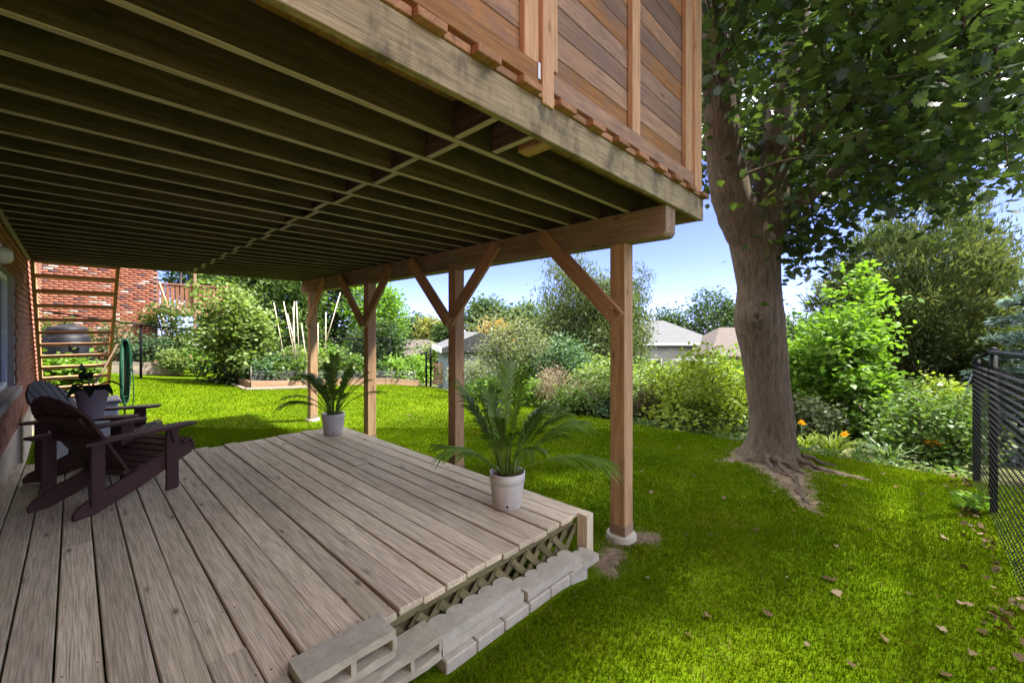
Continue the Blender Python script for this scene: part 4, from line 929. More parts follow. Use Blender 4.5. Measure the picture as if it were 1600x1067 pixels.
P_('dry_weeds', 'tall dry pinkish weeds at the lawn edge', 'weeds', 868, 10.2, 62, 572, 652, 120, 18, .12, .055, G_pink, 46, tmpl=LAN, stems=30, trunk=.006, part='foliage', tp='stem', up=.1)
P_('dry_weeds', 'lower dry pinkish weeds right of the taller ones', 'weeds', 912, 9.7, 50, 598, 655, 80, 18, .10, .05, G_pink, 47, tmpl=LAN, stems=24, trunk=.006, part='foliage', tp='stem', up=.1)
P_('leafy_weeds', 'green leafy weeds in front of the dry ones', 'weeds', 893, 9.4, 70, 612, 660, 90, 22, .10, .07, G_mid, 48, stems=14, trunk=.006, part='foliage', tp='stem')
P_('leafy_weeds', 'green leafy weeds beside the small grey tree', 'weeds', 838, 10.6, 70, 596, 650, 90, 22, .11, .075, G_bright, 49, stems=14, trunk=.006, part='foliage', tp='stem')
P_('leafy_weeds', 'yellow green weeds behind the nearer palm', 'weeds', 770, 11.2, 80, 588, 645, 100, 22, .12, .08, G_bright, 50, stems=14, trunk=.006, part='foliage', tp='stem')
P_('low_shrub', 'dark low plants under the yellow green shrub', 'shrub', 1105, 8.55, 130, 636, 690, 120, 20, .10, .055, G_dark, 51, stems=14, trunk=.006, part='foliage', tp='stem')
P_('leafy_weeds', 'grey green weeds at the foot of the pale shrub', 'weeds', 958, 9.5, 80, 622, 668, 90, 22, .09, .06, G_bluegreen, 57, stems=14, trunk=.006, part='foliage', tp='stem')
P_('grey_tree', 'small sparse grey green tree with a thin trunk', 'tree', 795, 11.6, 125, 482, 590, 150, 22, .17, .065, G_grey, 52, trunk=.035, hollow=.2, lump=.4)
P_('white_flower_shrub', 'pale spotted shrub in front of the blue shed', 'shrub', 745, 13.2, 80, 556, 640, 110, 24, .16, .07, G_grey, 53, stems=16, trunk=.012, part='foliage', tp='stem', vshift=.2)
P_('bright_sapling', 'bright green leafy young tree right of the maple trunk', 'tree', 1312, 9.6, 150, 455, 665, 210, 26, .16, .12, G_bright, 54, trunk=.03, lump=.6)
def cone_keep(px, zc, hw): return None
P_('cedar_tree', 'broad olive brown cedar tree behind the young tree', 'tree', 1425, 12.8, 275, 335, 720, 950, 66, .22, .15, G_olive, 55, tmpl=LAN, trunk=.12, outward=True, lump=.22, hollow=.45, droop=.2)
P_('cedar_tree', 'olive cedar tree partly hidden behind the fence post', 'tree', 1520, 14.0, 130, 400, 700, 300, 55, .24, .13, G_olive, 56, tmpl=LAN, trunk=.1, outward=True)
def keep_tall(P): return np.ones(len(P), bool)
P_('tall_cedar', 'tall airy grey green cedar behind the nearest post', 'tree', 925, 15.5, 150, 392, 660, 520, 56, .26, .14, G_cedar, 58, tmpl=LAN, trunk=.10, droop=1.2, hollow=.25, lump=.5, up=.0)
P_('tall_cedar', 'second airy cedar stem right of the nearest post', 'tree', 992, 16.2, 55, 418, 620, 90, 36, .2, .13, G_cedar, 59, tmpl=LAN, trunk=.06, droop=.9, hollow=.1, lump=.4, up=.0)
P_('tall_cedar', 'lower cedar bough mass left of the tall cedar', 'tree', 868, 14.8, 80, 480, 640, 190, 50, .24, .14, G_cedar, 60, tmpl=LAN, trunk=.05, droop=1.0, hollow=.2, up=.0)
for k, (px, D, w_, yt, yb, m_, lb) in enumerate([
        (1262, 8.8, 75, 628, 700, G_grey, 'grey leafy low shrub just right of the maple trunk'), (1335, 9.2, 90, 615, 700, G_mid, 'low leafy shrub under the bright young tree'),
        (1410, 9.0, 100, 600, 705, G_mid, 'low mixed green shrub below the broad cedar'), (1475, 8.9, 95, 588, 690, G_lime, 'yellow green bush beside the fence end'),
        (1440, 8.3, 90, 660, 715, G_dark, 'dark ground cover behind the strap leaved clump'), (1250, 10.5, 50, 560, 650, G_lime, 'yellowish shrub peeking past the maple trunk'), (1380, 10.8, 120, 590, 680, G_olive, 'olive shrub mass at the foot of the cedar')]):
    P_('border_shrub', lb, 'shrub', px, D, w_, yt, yb, 110, 24, .13, .075, m_, 70 + k, stems=16, trunk=.012, part='foliage', tp='stem', group='shrubs in the right hand border')
# blue spruce at the right edge
def spruce(label, xy, zt, R, seed):
    x, y = xy; zb = float(gz(x, y)); t = thing('blue_spruce', label, 'tree', (x, y, zb)); r = np.random.default_rng(seed); P0 = []; D0 = []; tw = []
    H = zt - zb
    tw.append(tube_arr([(x, y, zb), (x, y, zt)], [.12, .02], 7))
    nt = 15
    for k in range(nt):
        z = zb + .5 + (H - .6) * k / nt; Rk = R * (1 - (k / nt) ** 1.1) + .15
        for j in range(11):
            a_ = j * .571 + k * .8 + r.uniform(-.2, .2); L = Rk * r.uniform(.8, 1.1); h = np.array([math.cos(a_), math.sin(a_), 0]); q1 = np.array([x, y, z]) + h * L + [0, 0, -.12 * L]
            tw.append(tube_arr([(x, y, z), q1], [.02, .005], 4, False)); n = int(230 * L / 1.2) + 40; f = r.uniform(.12, 1, n) ** .8
            s_ = np.array([-h[1], h[0], 0]); off = r.uniform(-1, 1, n) * (.42 * L * (1 - f) + .05); pp = np.array([x, y, z]) + np.outer(f * L, h) + np.outer(off, s_) + np.outer(-.12 * L * f ** 1.5, [0, 0, 1]); pp[:, 2] += r.normal(size=n) * .05 + .04
            P0.append(pp); D0.append(np.tile(h, (n, 1)) + np.outer(np.sign(off) * .8, s_) + [0, 0, .2])
    P0 = np.concatenate(P0); D0 = np.concatenate(D0); V, F, k = leaves(P0, .17, LAN * [1, 1.1, 1], seed, .5, 0, D0 / np.linalg.norm(D0, axis=1)[:, None])
    link('crown', fmesh('crown', V, F, G_blue, False, np.repeat(r.uniform(0, 1, len(P0)), k)), t); V, F = join_arr(tw); link('trunk', fmesh('trunk', V, F, M_twig, True), t)
spruce('blue spruce beyond the chain link fence', (14.6, -2.85), 5.0, 2.3, 2)
# neighbour hedge and ground beyond the fence
for k, (x, y, rx, rz, m_, lb) in enumerate([(8.6, -1.9, .9, .8, G_dark, 'dark hedge bush behind the end of the right fence'), (6.9, -2.2, .9, .62, G_dark, 'dark hedge bush behind the middle of the right fence'), (5.6, -2.0, .7, .45, G_dark, 'dark low bush behind the near part of the right fence'), (9.6, -.2, .8, .6, G_mid, 'green bush past the corner of the fence')]):
    plant('hedge_bush', lb, 'shrub', (x, y), (rx, rx * .8, rz), float(gz(x, y)) + rz * .8, 130, 24, .14, .075, m_, 90 + k, stems=14, trunk=.015, part='foliage', tp='stem', group='bushes beyond the right fence')
o = lathe('red_planter', [(0, 0), (.17, 0), (.2, .02), (.24, .36), (.26, .37), (.26, .40), (.23, .40), (.22, .36), (0, .36)], plain('red_clay', (.40, .09, .07), .6), None, (6.05, -1.25, float(gz(6.05, -1.25)) + .28), 24); tag(o, 'red planter seen through the right chain link fence', 'planter')
o = block('planter_plinth', (5.75, -1.55, -.42), (6.35, -.98, float(gz(6.05, -1.25)) + .279), M_concrete); tag(o, 'pale plinth carrying the red planter beyond the fence', 'plinth')
# strap leaved clumps and day lilies
def straps(label, x, y, n, L, mat, seed, w=.016, cat='plant', spread=.10, flowers=0, name='strap_leaved_clump'):
    r = np.random.default_rng(seed); z = float(gz(x, y)) - .02; t = thing(name, label, cat, (x, y, z)); Vs = []; Fs = []; va = []; off = 0
    for k in range(n):
        a_ = r.uniform(0, 6.28); el = r.uniform(.9, 1.5); l_ = L * r.uniform(.6, 1.1); h = np.array([math.cos(a_), math.sin(a_), 0]); s_ = np.array([-h[1], h[0], 0]); b0 = np.array([x, y, z]) + h * spread * r.random() + s_ * spread * r.normal() * .5; V = []
        for f in np.linspace(0, 1, 6):
            c = b0 + h * l_ * (f * math.cos(el) + .28 * f ** 2) + np.array([0, 0, l_ * (f * math.sin(el) - .42 * f ** 2.4 * r.uniform(.6, 1.3))]); ww = w * (1 - f ** 2 * .92); V += [c + s_ * ww, c - s_ * ww]
        Vs.append(np.array(V)); Fs.append(np.array([(i * 2, i * 2 + 1, i * 2 + 3, i * 2 + 2) for i in range(5)]) + off); off += 12; va += [r.random()] * 12
    link('leaves', fmesh('leaves', np.concatenate(Vs), np.concatenate(Fs), mat, False, va), t)
    for k in range(flowers):
        a_ = r.uniform(0, 6.28); q = np.array([x + .12 * math.cos(a_), y + .12 * math.sin(a_), z]); tp2 = q + [.06 * math.cos(a_), .06 * math.sin(a_), L * r.uniform(.75, 1.0)]
        st_ = tube('flower_stem', [q, (q + tp2) / 2 + [.01, 0, 0], tp2], .004, M_palmstem, t, 5); d = r.normal(size=(12, 3)); d[:, 2] = abs(d[:, 2]) * .6
        V, F, kk = leaves(np.repeat([tp2], 12, 0), .075, DIA, seed + k, .2, 0, d / np.linalg.norm(d, axis=1)[:, None]); link('petals', fmesh('petals', V, F, G_flower, False, np.repeat(r.uniform(0, 1, 12), kk)), st_)
straps('lime green strap leaved clump right of the maple trunk', *S(1300, 6.75), 70, .50, G_lily, 1, cat='day lily')
straps('blue green iris clump with upright pointed leaves by the lawn edge', *S(1385, 6.35), 48, .52, G_iris, 2, w=.020, cat='iris')
straps('orange day lily flowering beside the fence', *S(1466, 6.7), 16, .38, G_mid, 3, cat='day lily', flowers=3, name='day_lily')
straps('loose lime day lily close behind the maple trunk', *S(1258, 7.2), 40, .42, G_lily, 4, cat='day lily', flowers=1, name='day_lily')
straps('small orange flowered lily between the lime clump and the iris', *S(1340, 6.6), 18, .34, G_mid, 6, cat='day lily', flowers=1, name='day_lily')
straps('dry pale grass tuft in front of the yellow green shrub', *S(1125, 7.75), 36, .40, G_lily, 5, w=.008, cat='grass tuft', name='grass_tuft')
# weathered planks behind the border
for k in range(4):
    a_, b_ = S(1228, 10.9 + .25 * k), S(1305, 10.7 + .25 * k); z = zat(636, 10.9) + .12 * k
    board('timber_plank', (*a_, z), (*b_, z - .12), .16, .06, M_oldwood, tl := (thing('timber_pile', 'pile of grey weathered planks behind the maple trunk', 'timber', (*S(1260, 10.9), -1.0)) if k == 0 else tl))

# ------------------------------------------------------------------ shed, houses and trees behind
M_shed = plain('blue_siding', (.17, .21, .25), .6); M_roofg = noisy('grey_shingle', (.055, .055, .058), (.085, .085, .088), 9, .9, .3); M_roofb = noisy('brown_shingle', (.05, .040, .035), (.085, .068, .058), 8, .9, .3); M_cwall = plain('white_stucco', (.24, .225, .20), .8); M_tan = noisy('tan_brick', (.2, .14, .10), (.27, .19, .14), 6, .9, .2)
def hipped(name, label, c, hx, hy, rot, zg, ze, zr, mwall, mroof, gable=False, win=(), fascia=None, ridge=None):
    t = thing(name, label, 'house' if name != 'garden_shed' else 'shed', (c[0], c[1], zg))
    R = Matrix.Rotation(rot, 4, 'Z'); T = Matrix.Translation((c[0], c[1], 0)) @ R
    def add(n, me, par=t): o = bpy.data.objects.new(n, me); COL.objects.link(o); o.matrix_basis = T; return attach(o, par)
    bm = bmesh.new(); rr_ = bmesh.ops.create_cube(bm, size=1)['verts']
    for v in rr_: v.co = (v.co.x * 2 * hx, v.co.y * 2 * hy, zg - 1 + (v.co.z + .5) * (ze - zg + 1))
    me = bpy.data.meshes.new('wall'); bm.to_mesh(me); bm.free(); me.materials.append(mwall); wl_ = add('wall', me)
    ov = .45 if name != 'garden_shed' else .22; rx = (hx + ov if gable else max(.3, hx - hy)) if ridge is None else ridge
    V = [(-hx - ov, -hy - ov, ze - .05), (hx + ov, -hy - ov, ze - .05), (hx + ov, hy + ov, ze - .05), (-hx - ov, hy + ov, ze - .05), (-rx, 0, zr), (rx, 0, zr)]
    V += [(x, y, z + .14) for x, y, z in V[:4]] + [(-rx, 0, zr + .12), (rx, 0, zr + .12)]
    F = [(0, 1, 2, 3), (6, 7, 11, 10), (7, 8, 11), (8, 9, 10, 11), (9, 6, 10), (0, 6, 7, 1), (1, 7, 8, 2), (2, 8, 9, 3), (3, 9, 6, 0)]
    me = bpy.data.meshes.new('roof'); me.from_pydata(V, [], F); me.materials.append(mroof); rf = add('roof', me)
    if gable:
        for sx in (-1, 1):
            me = bpy.data.meshes.new('gable'); me.from_pydata([(sx * (hx + .01), -hy, ze - .1), (sx * (hx + .01), hy, ze - .1), (sx * (hx + .01), 0, zr - .02)], [], [(0, 1, 2)]); me.materials.append(mwall); add('gable', me)
    if fascia:
        for sy in (-1, 1):
            me = bpy.data.meshes.new('fascia'); y = sy * (hy + ov + .02); bm = bmesh.new(); vv = bmesh.ops.create_cube(bm, size=1)['verts']
            for v in vv: v.co = (v.co.x * 2 * (hx + ov), y + v.co.y * .04, ze + .03 + v.co.z * .2)
            bm.to_mesh(me); bm.free(); me.materials.append(fascia); add('fascia', me, rf)
    for (sx, x, z, ww, hh) in win:
        me = bpy.data.meshes.new('window'); bm = bmesh.new(); vv = bmesh.ops.create_cube(bm, size=1)['verts']
        for v in vv: v.co = (x + v.co.x * ww, sx * (hy + .01) + v.co.y * .06, z + v.co.z * hh)
        bm.to_mesh(me); bm.free(); me.materials.append(M_glass); wo = add('window', me)
        me = bpy.data.meshes.new('frame'); bm = bmesh.new()
        for dx, dz, sx_, sz_ in ((-ww / 2, 0, .1, hh + .2), (ww / 2, 0, .1, hh + .2), (0, hh / 2, ww, .1), (0, -hh / 2, ww, .1)):
            vv = bmesh.ops.create_cube(bm, size=1)['verts']
            for v in vv: v.co = (x + dx + v.co.x * sx_, sx * (hy + .03) + v.co.y * .06, z + dz + v.co.z * sz_)
        bm.to_mesh(me); bm.free(); me.materials.append(M_white); add('frame', me, wo)
    return t
hx_, hy_ = S(738, 17.5); hipped('garden_shed', 'blue grey garden shed with white gable trim behind the shrubs', (hx_, hy_), 1.5, 1.25, math.radians(60), float(gz(hx_, hy_)), zat(546, 16.6), zat(523, 17.5), M_shed, M_roofg, True, fascia=M_white, win=((-1, -.5, zat(566, 15), .6, .5),))
hx_, hy_ = S(652, 33); hipped('bungalow', 'brown roofed bungalow seen between the posts', (hx_, hy_), 3.0, 2.2, math.radians(-46), float(gz(hx_, hy_)), zat(556, 33), zat(533, 33), M_tan, M_roofb, win=((-1, -1.2, zat(570, 31), 1.1, .9), (-1, 1.0, zat(570, 31), 1.1, .9)))
hx_, hy_ = S(1028, 38); hipped('white_house', 'white house with grey hipped roof behind the border', (hx_, hy_), 3.6, 3.6, math.radians(-46), float(gz(hx_, hy_)), zat(537, 36), zat(503, 38), M_cwall, M_roofg, win=((-1, -1.6, zat(575, 34), 1.2, 1.3),), fascia=M_white, ridge=.5)
hx_, hy_ = S(1170, 34); hipped('brown_roof_house', 'brown roofed house partly behind the maple trunk', (hx_, hy_), 4.4, 3.2, math.radians(-46), float(gz(hx_, hy_)), zat(556, 32), zat(514, 34), M_cwall, M_roofb, win=((-1, -2.6, zat(580, 31), 1.0, 1.2),), ridge=2.4)
hx_, hy_ = S(1086, 30); hipped('porch', 'low pale roofed porch left of the maple trunk', (hx_, hy_), .9, .8, math.radians(-46), float(gz(hx_, hy_)), zat(566, 30), zat(559, 30), M_redwood, M_roofg)
def far(label, px, D, w_, yt, yb, m_, seed, nc=200, per=24, size=.22, spread=.4, tmpl=DIA, name='background_tree', **kw):
    P_(name, label, 'tree', px, D, w_, yt, yb, nc, per, spread, size, m_, seed, tmpl=tmpl, trunk=.2, group='trees in the background', **kw)
far('feathery tall green tree behind the bushy tree', 425, 24, 150, 330, 590, G_mid, 200, 620, 40, .26, .36, LAN, droop=1.0, up=0., lump=.3)
far('dark wide tree behind the bamboo stakes', 520, 27, 120, 360, 590, G_dark, 201, 380, 24, .20, .4)
far('bright green tree left of the gap in the sky', 590, 22, 92, 425, 590, G_bright, 202, 300, 24, .15, .3, lump=.4)
far('dark rounded shrub tree between the far posts', 588, 19, 80, 500, 590, G_dark, 203, 190, 24, .13, .25)
far('feathery green tree over the neighbour deck end', 372, 25, 90, 380, 570, G_mid, 204, 340, 40, .26, .36, LAN, droop=.8, up=0.)
far('pale grey green tree far behind the bungalow', 645, 46, 58, 492, 560, G_far, 205, 170, 22, .30, .5)
far('yellow green tree between the far posts', 680, 42, 44, 497, 556, G_faryel, 206, 120, 22, .26, .45)
far('dark conifer behind the second post', 697, 38, 36, 505, 560, G_dark, 207, 110, 22, .24, .35)
far('round green tree above the blue shed', 760, 40, 72, 465, 560, G_far, 208, 260, 24, .28, .5)
far('orange tinted tree above the shed roof', 775, 30, 50, 505, 548, G_orange, 209, 90, 22, .2, .3)
far('green tree right of the round tree above the shed', 818, 42, 66, 474, 560, G_far, 210, 200, 24, .28, .5, vshift=.15)
far('dark green tree behind the white house', 1045, 60, 60, 484, 560, G_far, 211, 170, 24, .34, .6, vshift=-.25)
far('big dark green tree between the two houses', 1118, 62, 110, 457, 570, G_far, 212, 320, 24, .36, .7, vshift=-.3)
far('dark tree behind the brown roofed house', 1190, 66, 90, 470, 570, G_far, 213, 200, 24, .36, .7, vshift=-.3)
far('low dark tree behind the border shrubs', 1240, 30, 60, 500, 590, G_far, 214, 120, 24, .26, .4)
far('tall leafy tree far behind the cedars', 870, 50, 90, 480, 580, G_far, 215, 190, 24, .3, .6)
far('dark tree seen under the raised deck by the neighbour house', 330, 30, 110, 360, 500, G_dark, 216, 260, 24, .24, .4)
far('mixed green tree behind the cedar on the right', 1400, 34, 200, 420, 600, G_far, 217, 300, 24, .3, .6)
far('pale tree far left of the bungalow', 610, 52, 50, 500, 560, G_far, 218, 110, 24, .3, .5, vshift=.2)
# shrub filler rows between lawn edge and houses
for k, (px, D, w_, yt, yb, m_, lb) in enumerate([(720, 17.5, 60, 560, 610, G_mid, 'green bush left of the shed wall'), (815, 15, 60, 545, 620, G_bright, 'bright bush right of the shed'), (640, 20, 60, 560, 606, G_bright, 'lime bush beyond the vegetable bed end'), (1060, 15, 70, 580, 640, G_pale, 'pale bush below the white house'),
                                             (1150, 16, 90, 566, 640, G_mid, 'green bush below the brown roofed house'), (980, 14, 80, 562, 640, G_mid, 'green bush behind the pale mounded shrub'), (1260, 14, 70, 560, 650, G_mid, 'green bush behind the plank pile'), (560, 20, 90, 540, 600, G_dark, 'dark bush behind the middle of the bed'), (470, 19, 110, 545, 595, G_dark, 'dark bush behind the bamboo stakes'), (690, 26, 60, 540, 590, G_mid, 'green bush in front of the bungalow')]):
    P_('garden_bush', lb, 'shrub', px, D, w_, yt, yb, 110, 24, .012 * D, .007 * D, m_, 120 + k, stems=12, trunk=.02, part='foliage', tp='stem', group='bushes in the middle distance')
# picket gate and posts beyond the bed
gt = thing('picket_gate', 'low wooden picket gate between the second and third posts', 'gate', (*S(690, 17), -.7)); x0, y0 = S(678, 17.0); x1, y1 = S(704, 16.6)
for k in range(9):
    f = k / 8; x, y = x0 + (x1 - x0) * f, y0 + (y1 - y0) * f; board('picket', (x, y, zat(600, 17)), (x, y, zat(566, 17)), .05, .018, M_batten, gt, up=(1, 0, 0))
for yy in (570, 595): board('gate_rail', (x0, y0 + .03, zat(yy, 17)), (x1, y1 + .03, zat(yy, 17)), .03, .06, M_batten, gt)
for k, (px, yt, lb) in enumerate(((666, 549, 'left black steel gate post beside the picket gate'), (673, 543, 'right black steel gate post touching the picket gate'))):
    x, y = S(px, 16.8); tag(tube('gate_post', [(x, y, zat(604, 16.8)), (x, y, zat(yt, 16.8))], .04, M_black, None, 8), lb, 'post')

# ------------------------------------------------------------------ neighbour's house, deck and beds on the left
nh = thing('neighbour_house', 'red brick neighbour house with mottled dark and pale bricks', 'house', (-1, 19.2, .2))
block('wall', (-9, 19.015, -.5), (2.02, 25, 7.5), M_mortar2, nh, 0)
Vb = []; Fb = []; vb = []
for r_ in range(70):
    for c in range(27):
        x = 2.02 - .10 - c * .213 - (.1065 if r_ % 2 else 0); Vb.append(cube * (.203, .03, .064) + (x, 19.01, .15 + r_ * .0755)); Fb.append(cf + 8 * len(Fb)); vb += [random.random()] * 8
    for c in range(4):
        Vb.append(cube * (.03, .203, .064) + (2.024, 19.14 + c * .213, .15 + r_ * .0755)); Fb.append(cf + 8 * len(Fb)); vb += [random.random()] * 8
o = link('brick_courses', fmesh('brick_courses', np.concatenate(Vb), np.concatenate(Fb), M_brick2, var=vb), nh); o['kind'] = 'stuff'
nd = thing('neighbour_deck', 'reddish neighbour deck with picket railing beside the brick house', 'deck', (4, 22, .2))
ZF = 2.24
block('floor', (2.1, 22.0, ZF - .2), (4.75, 25, ZF), M_redwood, nd)
xs = np.arange(2.35, 4.7, .155)
for x in xs: board('picket', (x, 21.98, ZF + .02), (x, 21.98, ZF + .98), .12, .02, M_redwood, nd, up=(0, 1, 0))
board('top_rail', (2.2, 21.98, ZF + 1.02), (4.75, 21.98, ZF + 1.02), .09, .05, M_redwood, nd); board('fascia', (2.1, 21.97, ZF - .10), (4.75, 21.97, ZF - .10), .04, .22, M_bedwood, nd)
for x in (2.25, 3.55, 4.7): board('post', (x, 21.94, float(gz(x, 22)) - .1), (x, 21.94, ZF + (2.4 if x < 4 else 1.05)), .10, .10, M_bedwood, nd, up=(1, 0, 0))
for x in (2.32, 1.75): board('stringer', (x, 21.8, ZF + .95 if False else ZF + .1), (x + .22, 18.7, .2), .045, .24, M_oldwood if x > 2 else M_redwood, nd)
for k in range(8):
    f = (k + .6) / 8.6; board('stair_tread', (1.80 + .2 * f, 21.8 - 3.1 * f, ZF - .05 - 1.95 * f), (2.32 + .2 * f, 21.8 - 3.1 * f, ZF - .05 - 1.95 * f), .24, .035, M_redwood, nd)
board('handrail', (2.36, 21.7, ZF + 1.0), (2.56, 18.75, 1.1), .04, .16, M_batten, nd)
ux, uy = 3.3, 23.4
um = thing('patio_umbrella', 'beige patio umbrella on the neighbour deck', 'umbrella', (ux, uy, ZF)); tube('pole', [(ux, uy, ZF), (ux, uy, ZF + 2.5)], .02, M_white, um)
V = [(ux, uy, ZF + 2.45)] + [(ux + 1.2 * math.cos(a_), uy + 1.2 * math.sin(a_), ZF + 1.95) for a_ in np.arange(8) * math.pi / 4]; me = bpy.data.meshes.new('canopy'); me.from_pydata(V, [], [(0, 1 + k, 1 + (k + 1) % 8) for k in range(8)]); me.materials.append(plain('beige_cloth', (.62, .50, .33), .9)); link('canopy', me, um)
gr = thing('covered_grill', 'grey covered barbecue under the neighbour deck', 'grill', (3.1, 19.4, .05)); block('cover', (2.75, 19.1, .45), (3.45, 19.7, .95), plain('grill_cover', (.42, .43, .45), .6), gr, .06); block('cabinet', (2.82, 19.15, -.05), (3.38, 19.65, .449), M_barrel, gr, .02)
for x in (2.78, 3.42): lathe('wheel', [(0, -.02), (.08, -.02), (.08, .02), (0, .02)], M_black, gr, (x, 19.12, .03), 14)
tb = thing('timber_edging', 'stacked grey landscape timbers below the neighbour brick wall', 'timber edging', (0, 17.3, .1))
for c in range(4):
    za, zb_ = .30 + c * .10, -.12 + c * .10
    for x0_, x1_ in ((-1.6, -.2), (-.19, 1.2), (1.21, 2.35)): board('timber', (x0_ + .05 * (c % 2), 17.3 + .02 * c, .16 + c * .095 - .08 * x0_), (x1_ - .01, 17.3 + .02 * c, .16 + c * .095 - .08 * x1_), .10, .09, M_oldwood, tb)
for k, (x, y, rx, rz, m_, lb) in enumerate([(1.7, 17.8, .5, .55, G_bluegreen, 'blue green shrub behind the landscape timbers'), (.9, 18.2, .55, .7, G_grey, 'grey leafy shrub against the neighbour brick wall'), (2.35, 17.4, .45, .32, G_pale, 'pale low plant at the end of the landscape timbers'), (2.55, 18.4, .5, .9, G_mid, 'tall green plant at the foot of the neighbour stairs'), (-.35, 17.9, .7, .6, G_mid, 'green shrub seen through the open stairs'), (2.95, 17.6, .5, .4, G_bright, 'light green plant between the flowers and the bushy tree')]):
    z = float(gz(x, y)); plant('flower_bed_shrub', lb, 'shrub', (x, y), (rx, rx * .8, rz), z + rz + .2, 70, 20, .12, .08, m_, 140 + k, stems=10, trunk=.012, part='foliage', tp='stem', group='plants in the neighbour flower bed')
plant('rose_bush', 'climbing rose with pale pink blooms by the neighbour stairs', 'shrub', (2.25, 18.6), (.55, .4, .55), 1.9, 60, 18, .13, .08, G_mid, 150, stems=10, trunk=.015, part='foliage', tp='stem')
for k, (x, y, z, n) in enumerate(((2.2, 18.4, 2.15, 16), (2.45, 17.3, .42, 26))):
    rr_ = np.random.default_rng(k); t_ = thing('pink_flowers', ['pale pink rose blooms beside the neighbour stairs', 'coral pink flowers at the end of the landscape timbers'][k], 'flowers', (x, y, z))
    for c_ in np.array([x, y, z]) + rr_.normal(size=(n, 3)) * [.25, .12, .09]:
        d = rr_.normal(size=(9, 3)); V, F, kk = leaves(np.repeat([c_], 9, 0), .065, DIA, 60 + k, .1, 0, d / np.linalg.norm(d, axis=1)[:, None]); link('bloom', fmesh('bloom', V, F, G_pinkfl, False, rr_.random(len(V))), t_)

# compost bin, bush, utility box, hose
cb_ = thing('compost_bin', 'dark blue black compost bin behind the open stairs', 'compost bin', (-.1, 13.8, .15)); bx, by, bz = -.1, 13.8, float(gz(-.1, 13.8)) - .02
lathe('body', [(0, 0), (.47, 0), (.48, .03), (.44, .55), (.38, 1.0), (.31, 1.12), (0, 1.12)], M_barrel, cb_, (bx, by, bz), 12, False); lathe('lid', [(.29, 1.115), (.33, 1.13), (.34, 1.20), (.30, 1.26), (.1, 1.32), (0, 1.32)], M_barrel, cb_, (bx, by, bz), 12)
block('hatch', (bx + .05, by - .44, bz + .80), (bx + .24, by - .38, bz + .93), plain('hatch_grey', (.03, .034, .045), .5), cb_, .02); block('base', (bx - .5, by - .5, bz - .2), (bx + .5, by + .5, bz), M_concrete, cb_)
plant('bush', 'bright leafy bush at the foot of the open stairs', 'shrub', (-.12, 12.95), (.55, .4, .45), .42, 80, 20, .12, .10, G_bright, 160, stems=10, trunk=.01, part='foliage', tp='stem')
ub = thing('utility_box', 'low white utility box with grey lid behind the chairs', 'utility box', (.05, 7.9, -.38)); block('body', (-.3, 7.65, -.42), (.42, 8.25, .40), M_white, ub, .02); block('lid', (-.33, 7.62, .401), (.45, 8.28, .45), plain('lid_grey', (.30, .31, .30), .5), ub, .015)
hs = thing('hose_stand', 'slim post with hook holding the coiled hose', 'hose stand', (.62, 10.0, -.3)); tube('post', [(.63, 10.06, -.6), (.63, 10.06, 1.30)], .014, M_cord, hs); tube('hook', [(.63, 10.06, 1.17), (.62, 9.93, 1.19), (.62, 9.87, 1.17), (.62, 9.86, 1.22)], .014, M_black, hs)
hc = thing('garden_hose', 'green garden hose hanging in long loops beside the stairs', 'hose', (.62, 9.93, 1.2)); r = np.random.default_rng(12)
for k in range(13):
    wd = .010 + .0045 * k; L = 1.18 - .035 * (k % 4) - r.uniform(0, .12); pts = []
    for t in np.linspace(0, 2 * math.pi, 40):
        s_ = math.sin(t / 2) ** 2; pts.append((.62 + math.copysign(abs(math.sin(t)) ** .45, math.sin(t)) * wd * (1.0 + .25 * s_) + (.05 if k == 12 else 0) * s_, 9.93 - .006 * k + .02 * math.cos(t * 2), 1.205 + .012 * (k % 3) - L * (1 - math.cos(t)) / 2))
    tube('loop', pts, .010, M_hose2 if k in (3, 7, 10) else M_hose, hc, 6)
tag(tube('brown_pipe', [(.53, 10.0, 1.13), (.35, 9.6, .75), (.12, 9.2, .35), (-.05, 8.9, .05), (-.12, 8.8, -.2)], .013, M_cord, None, 6), 'thin brown pipe running down left from the coiled hose', 'pipe')

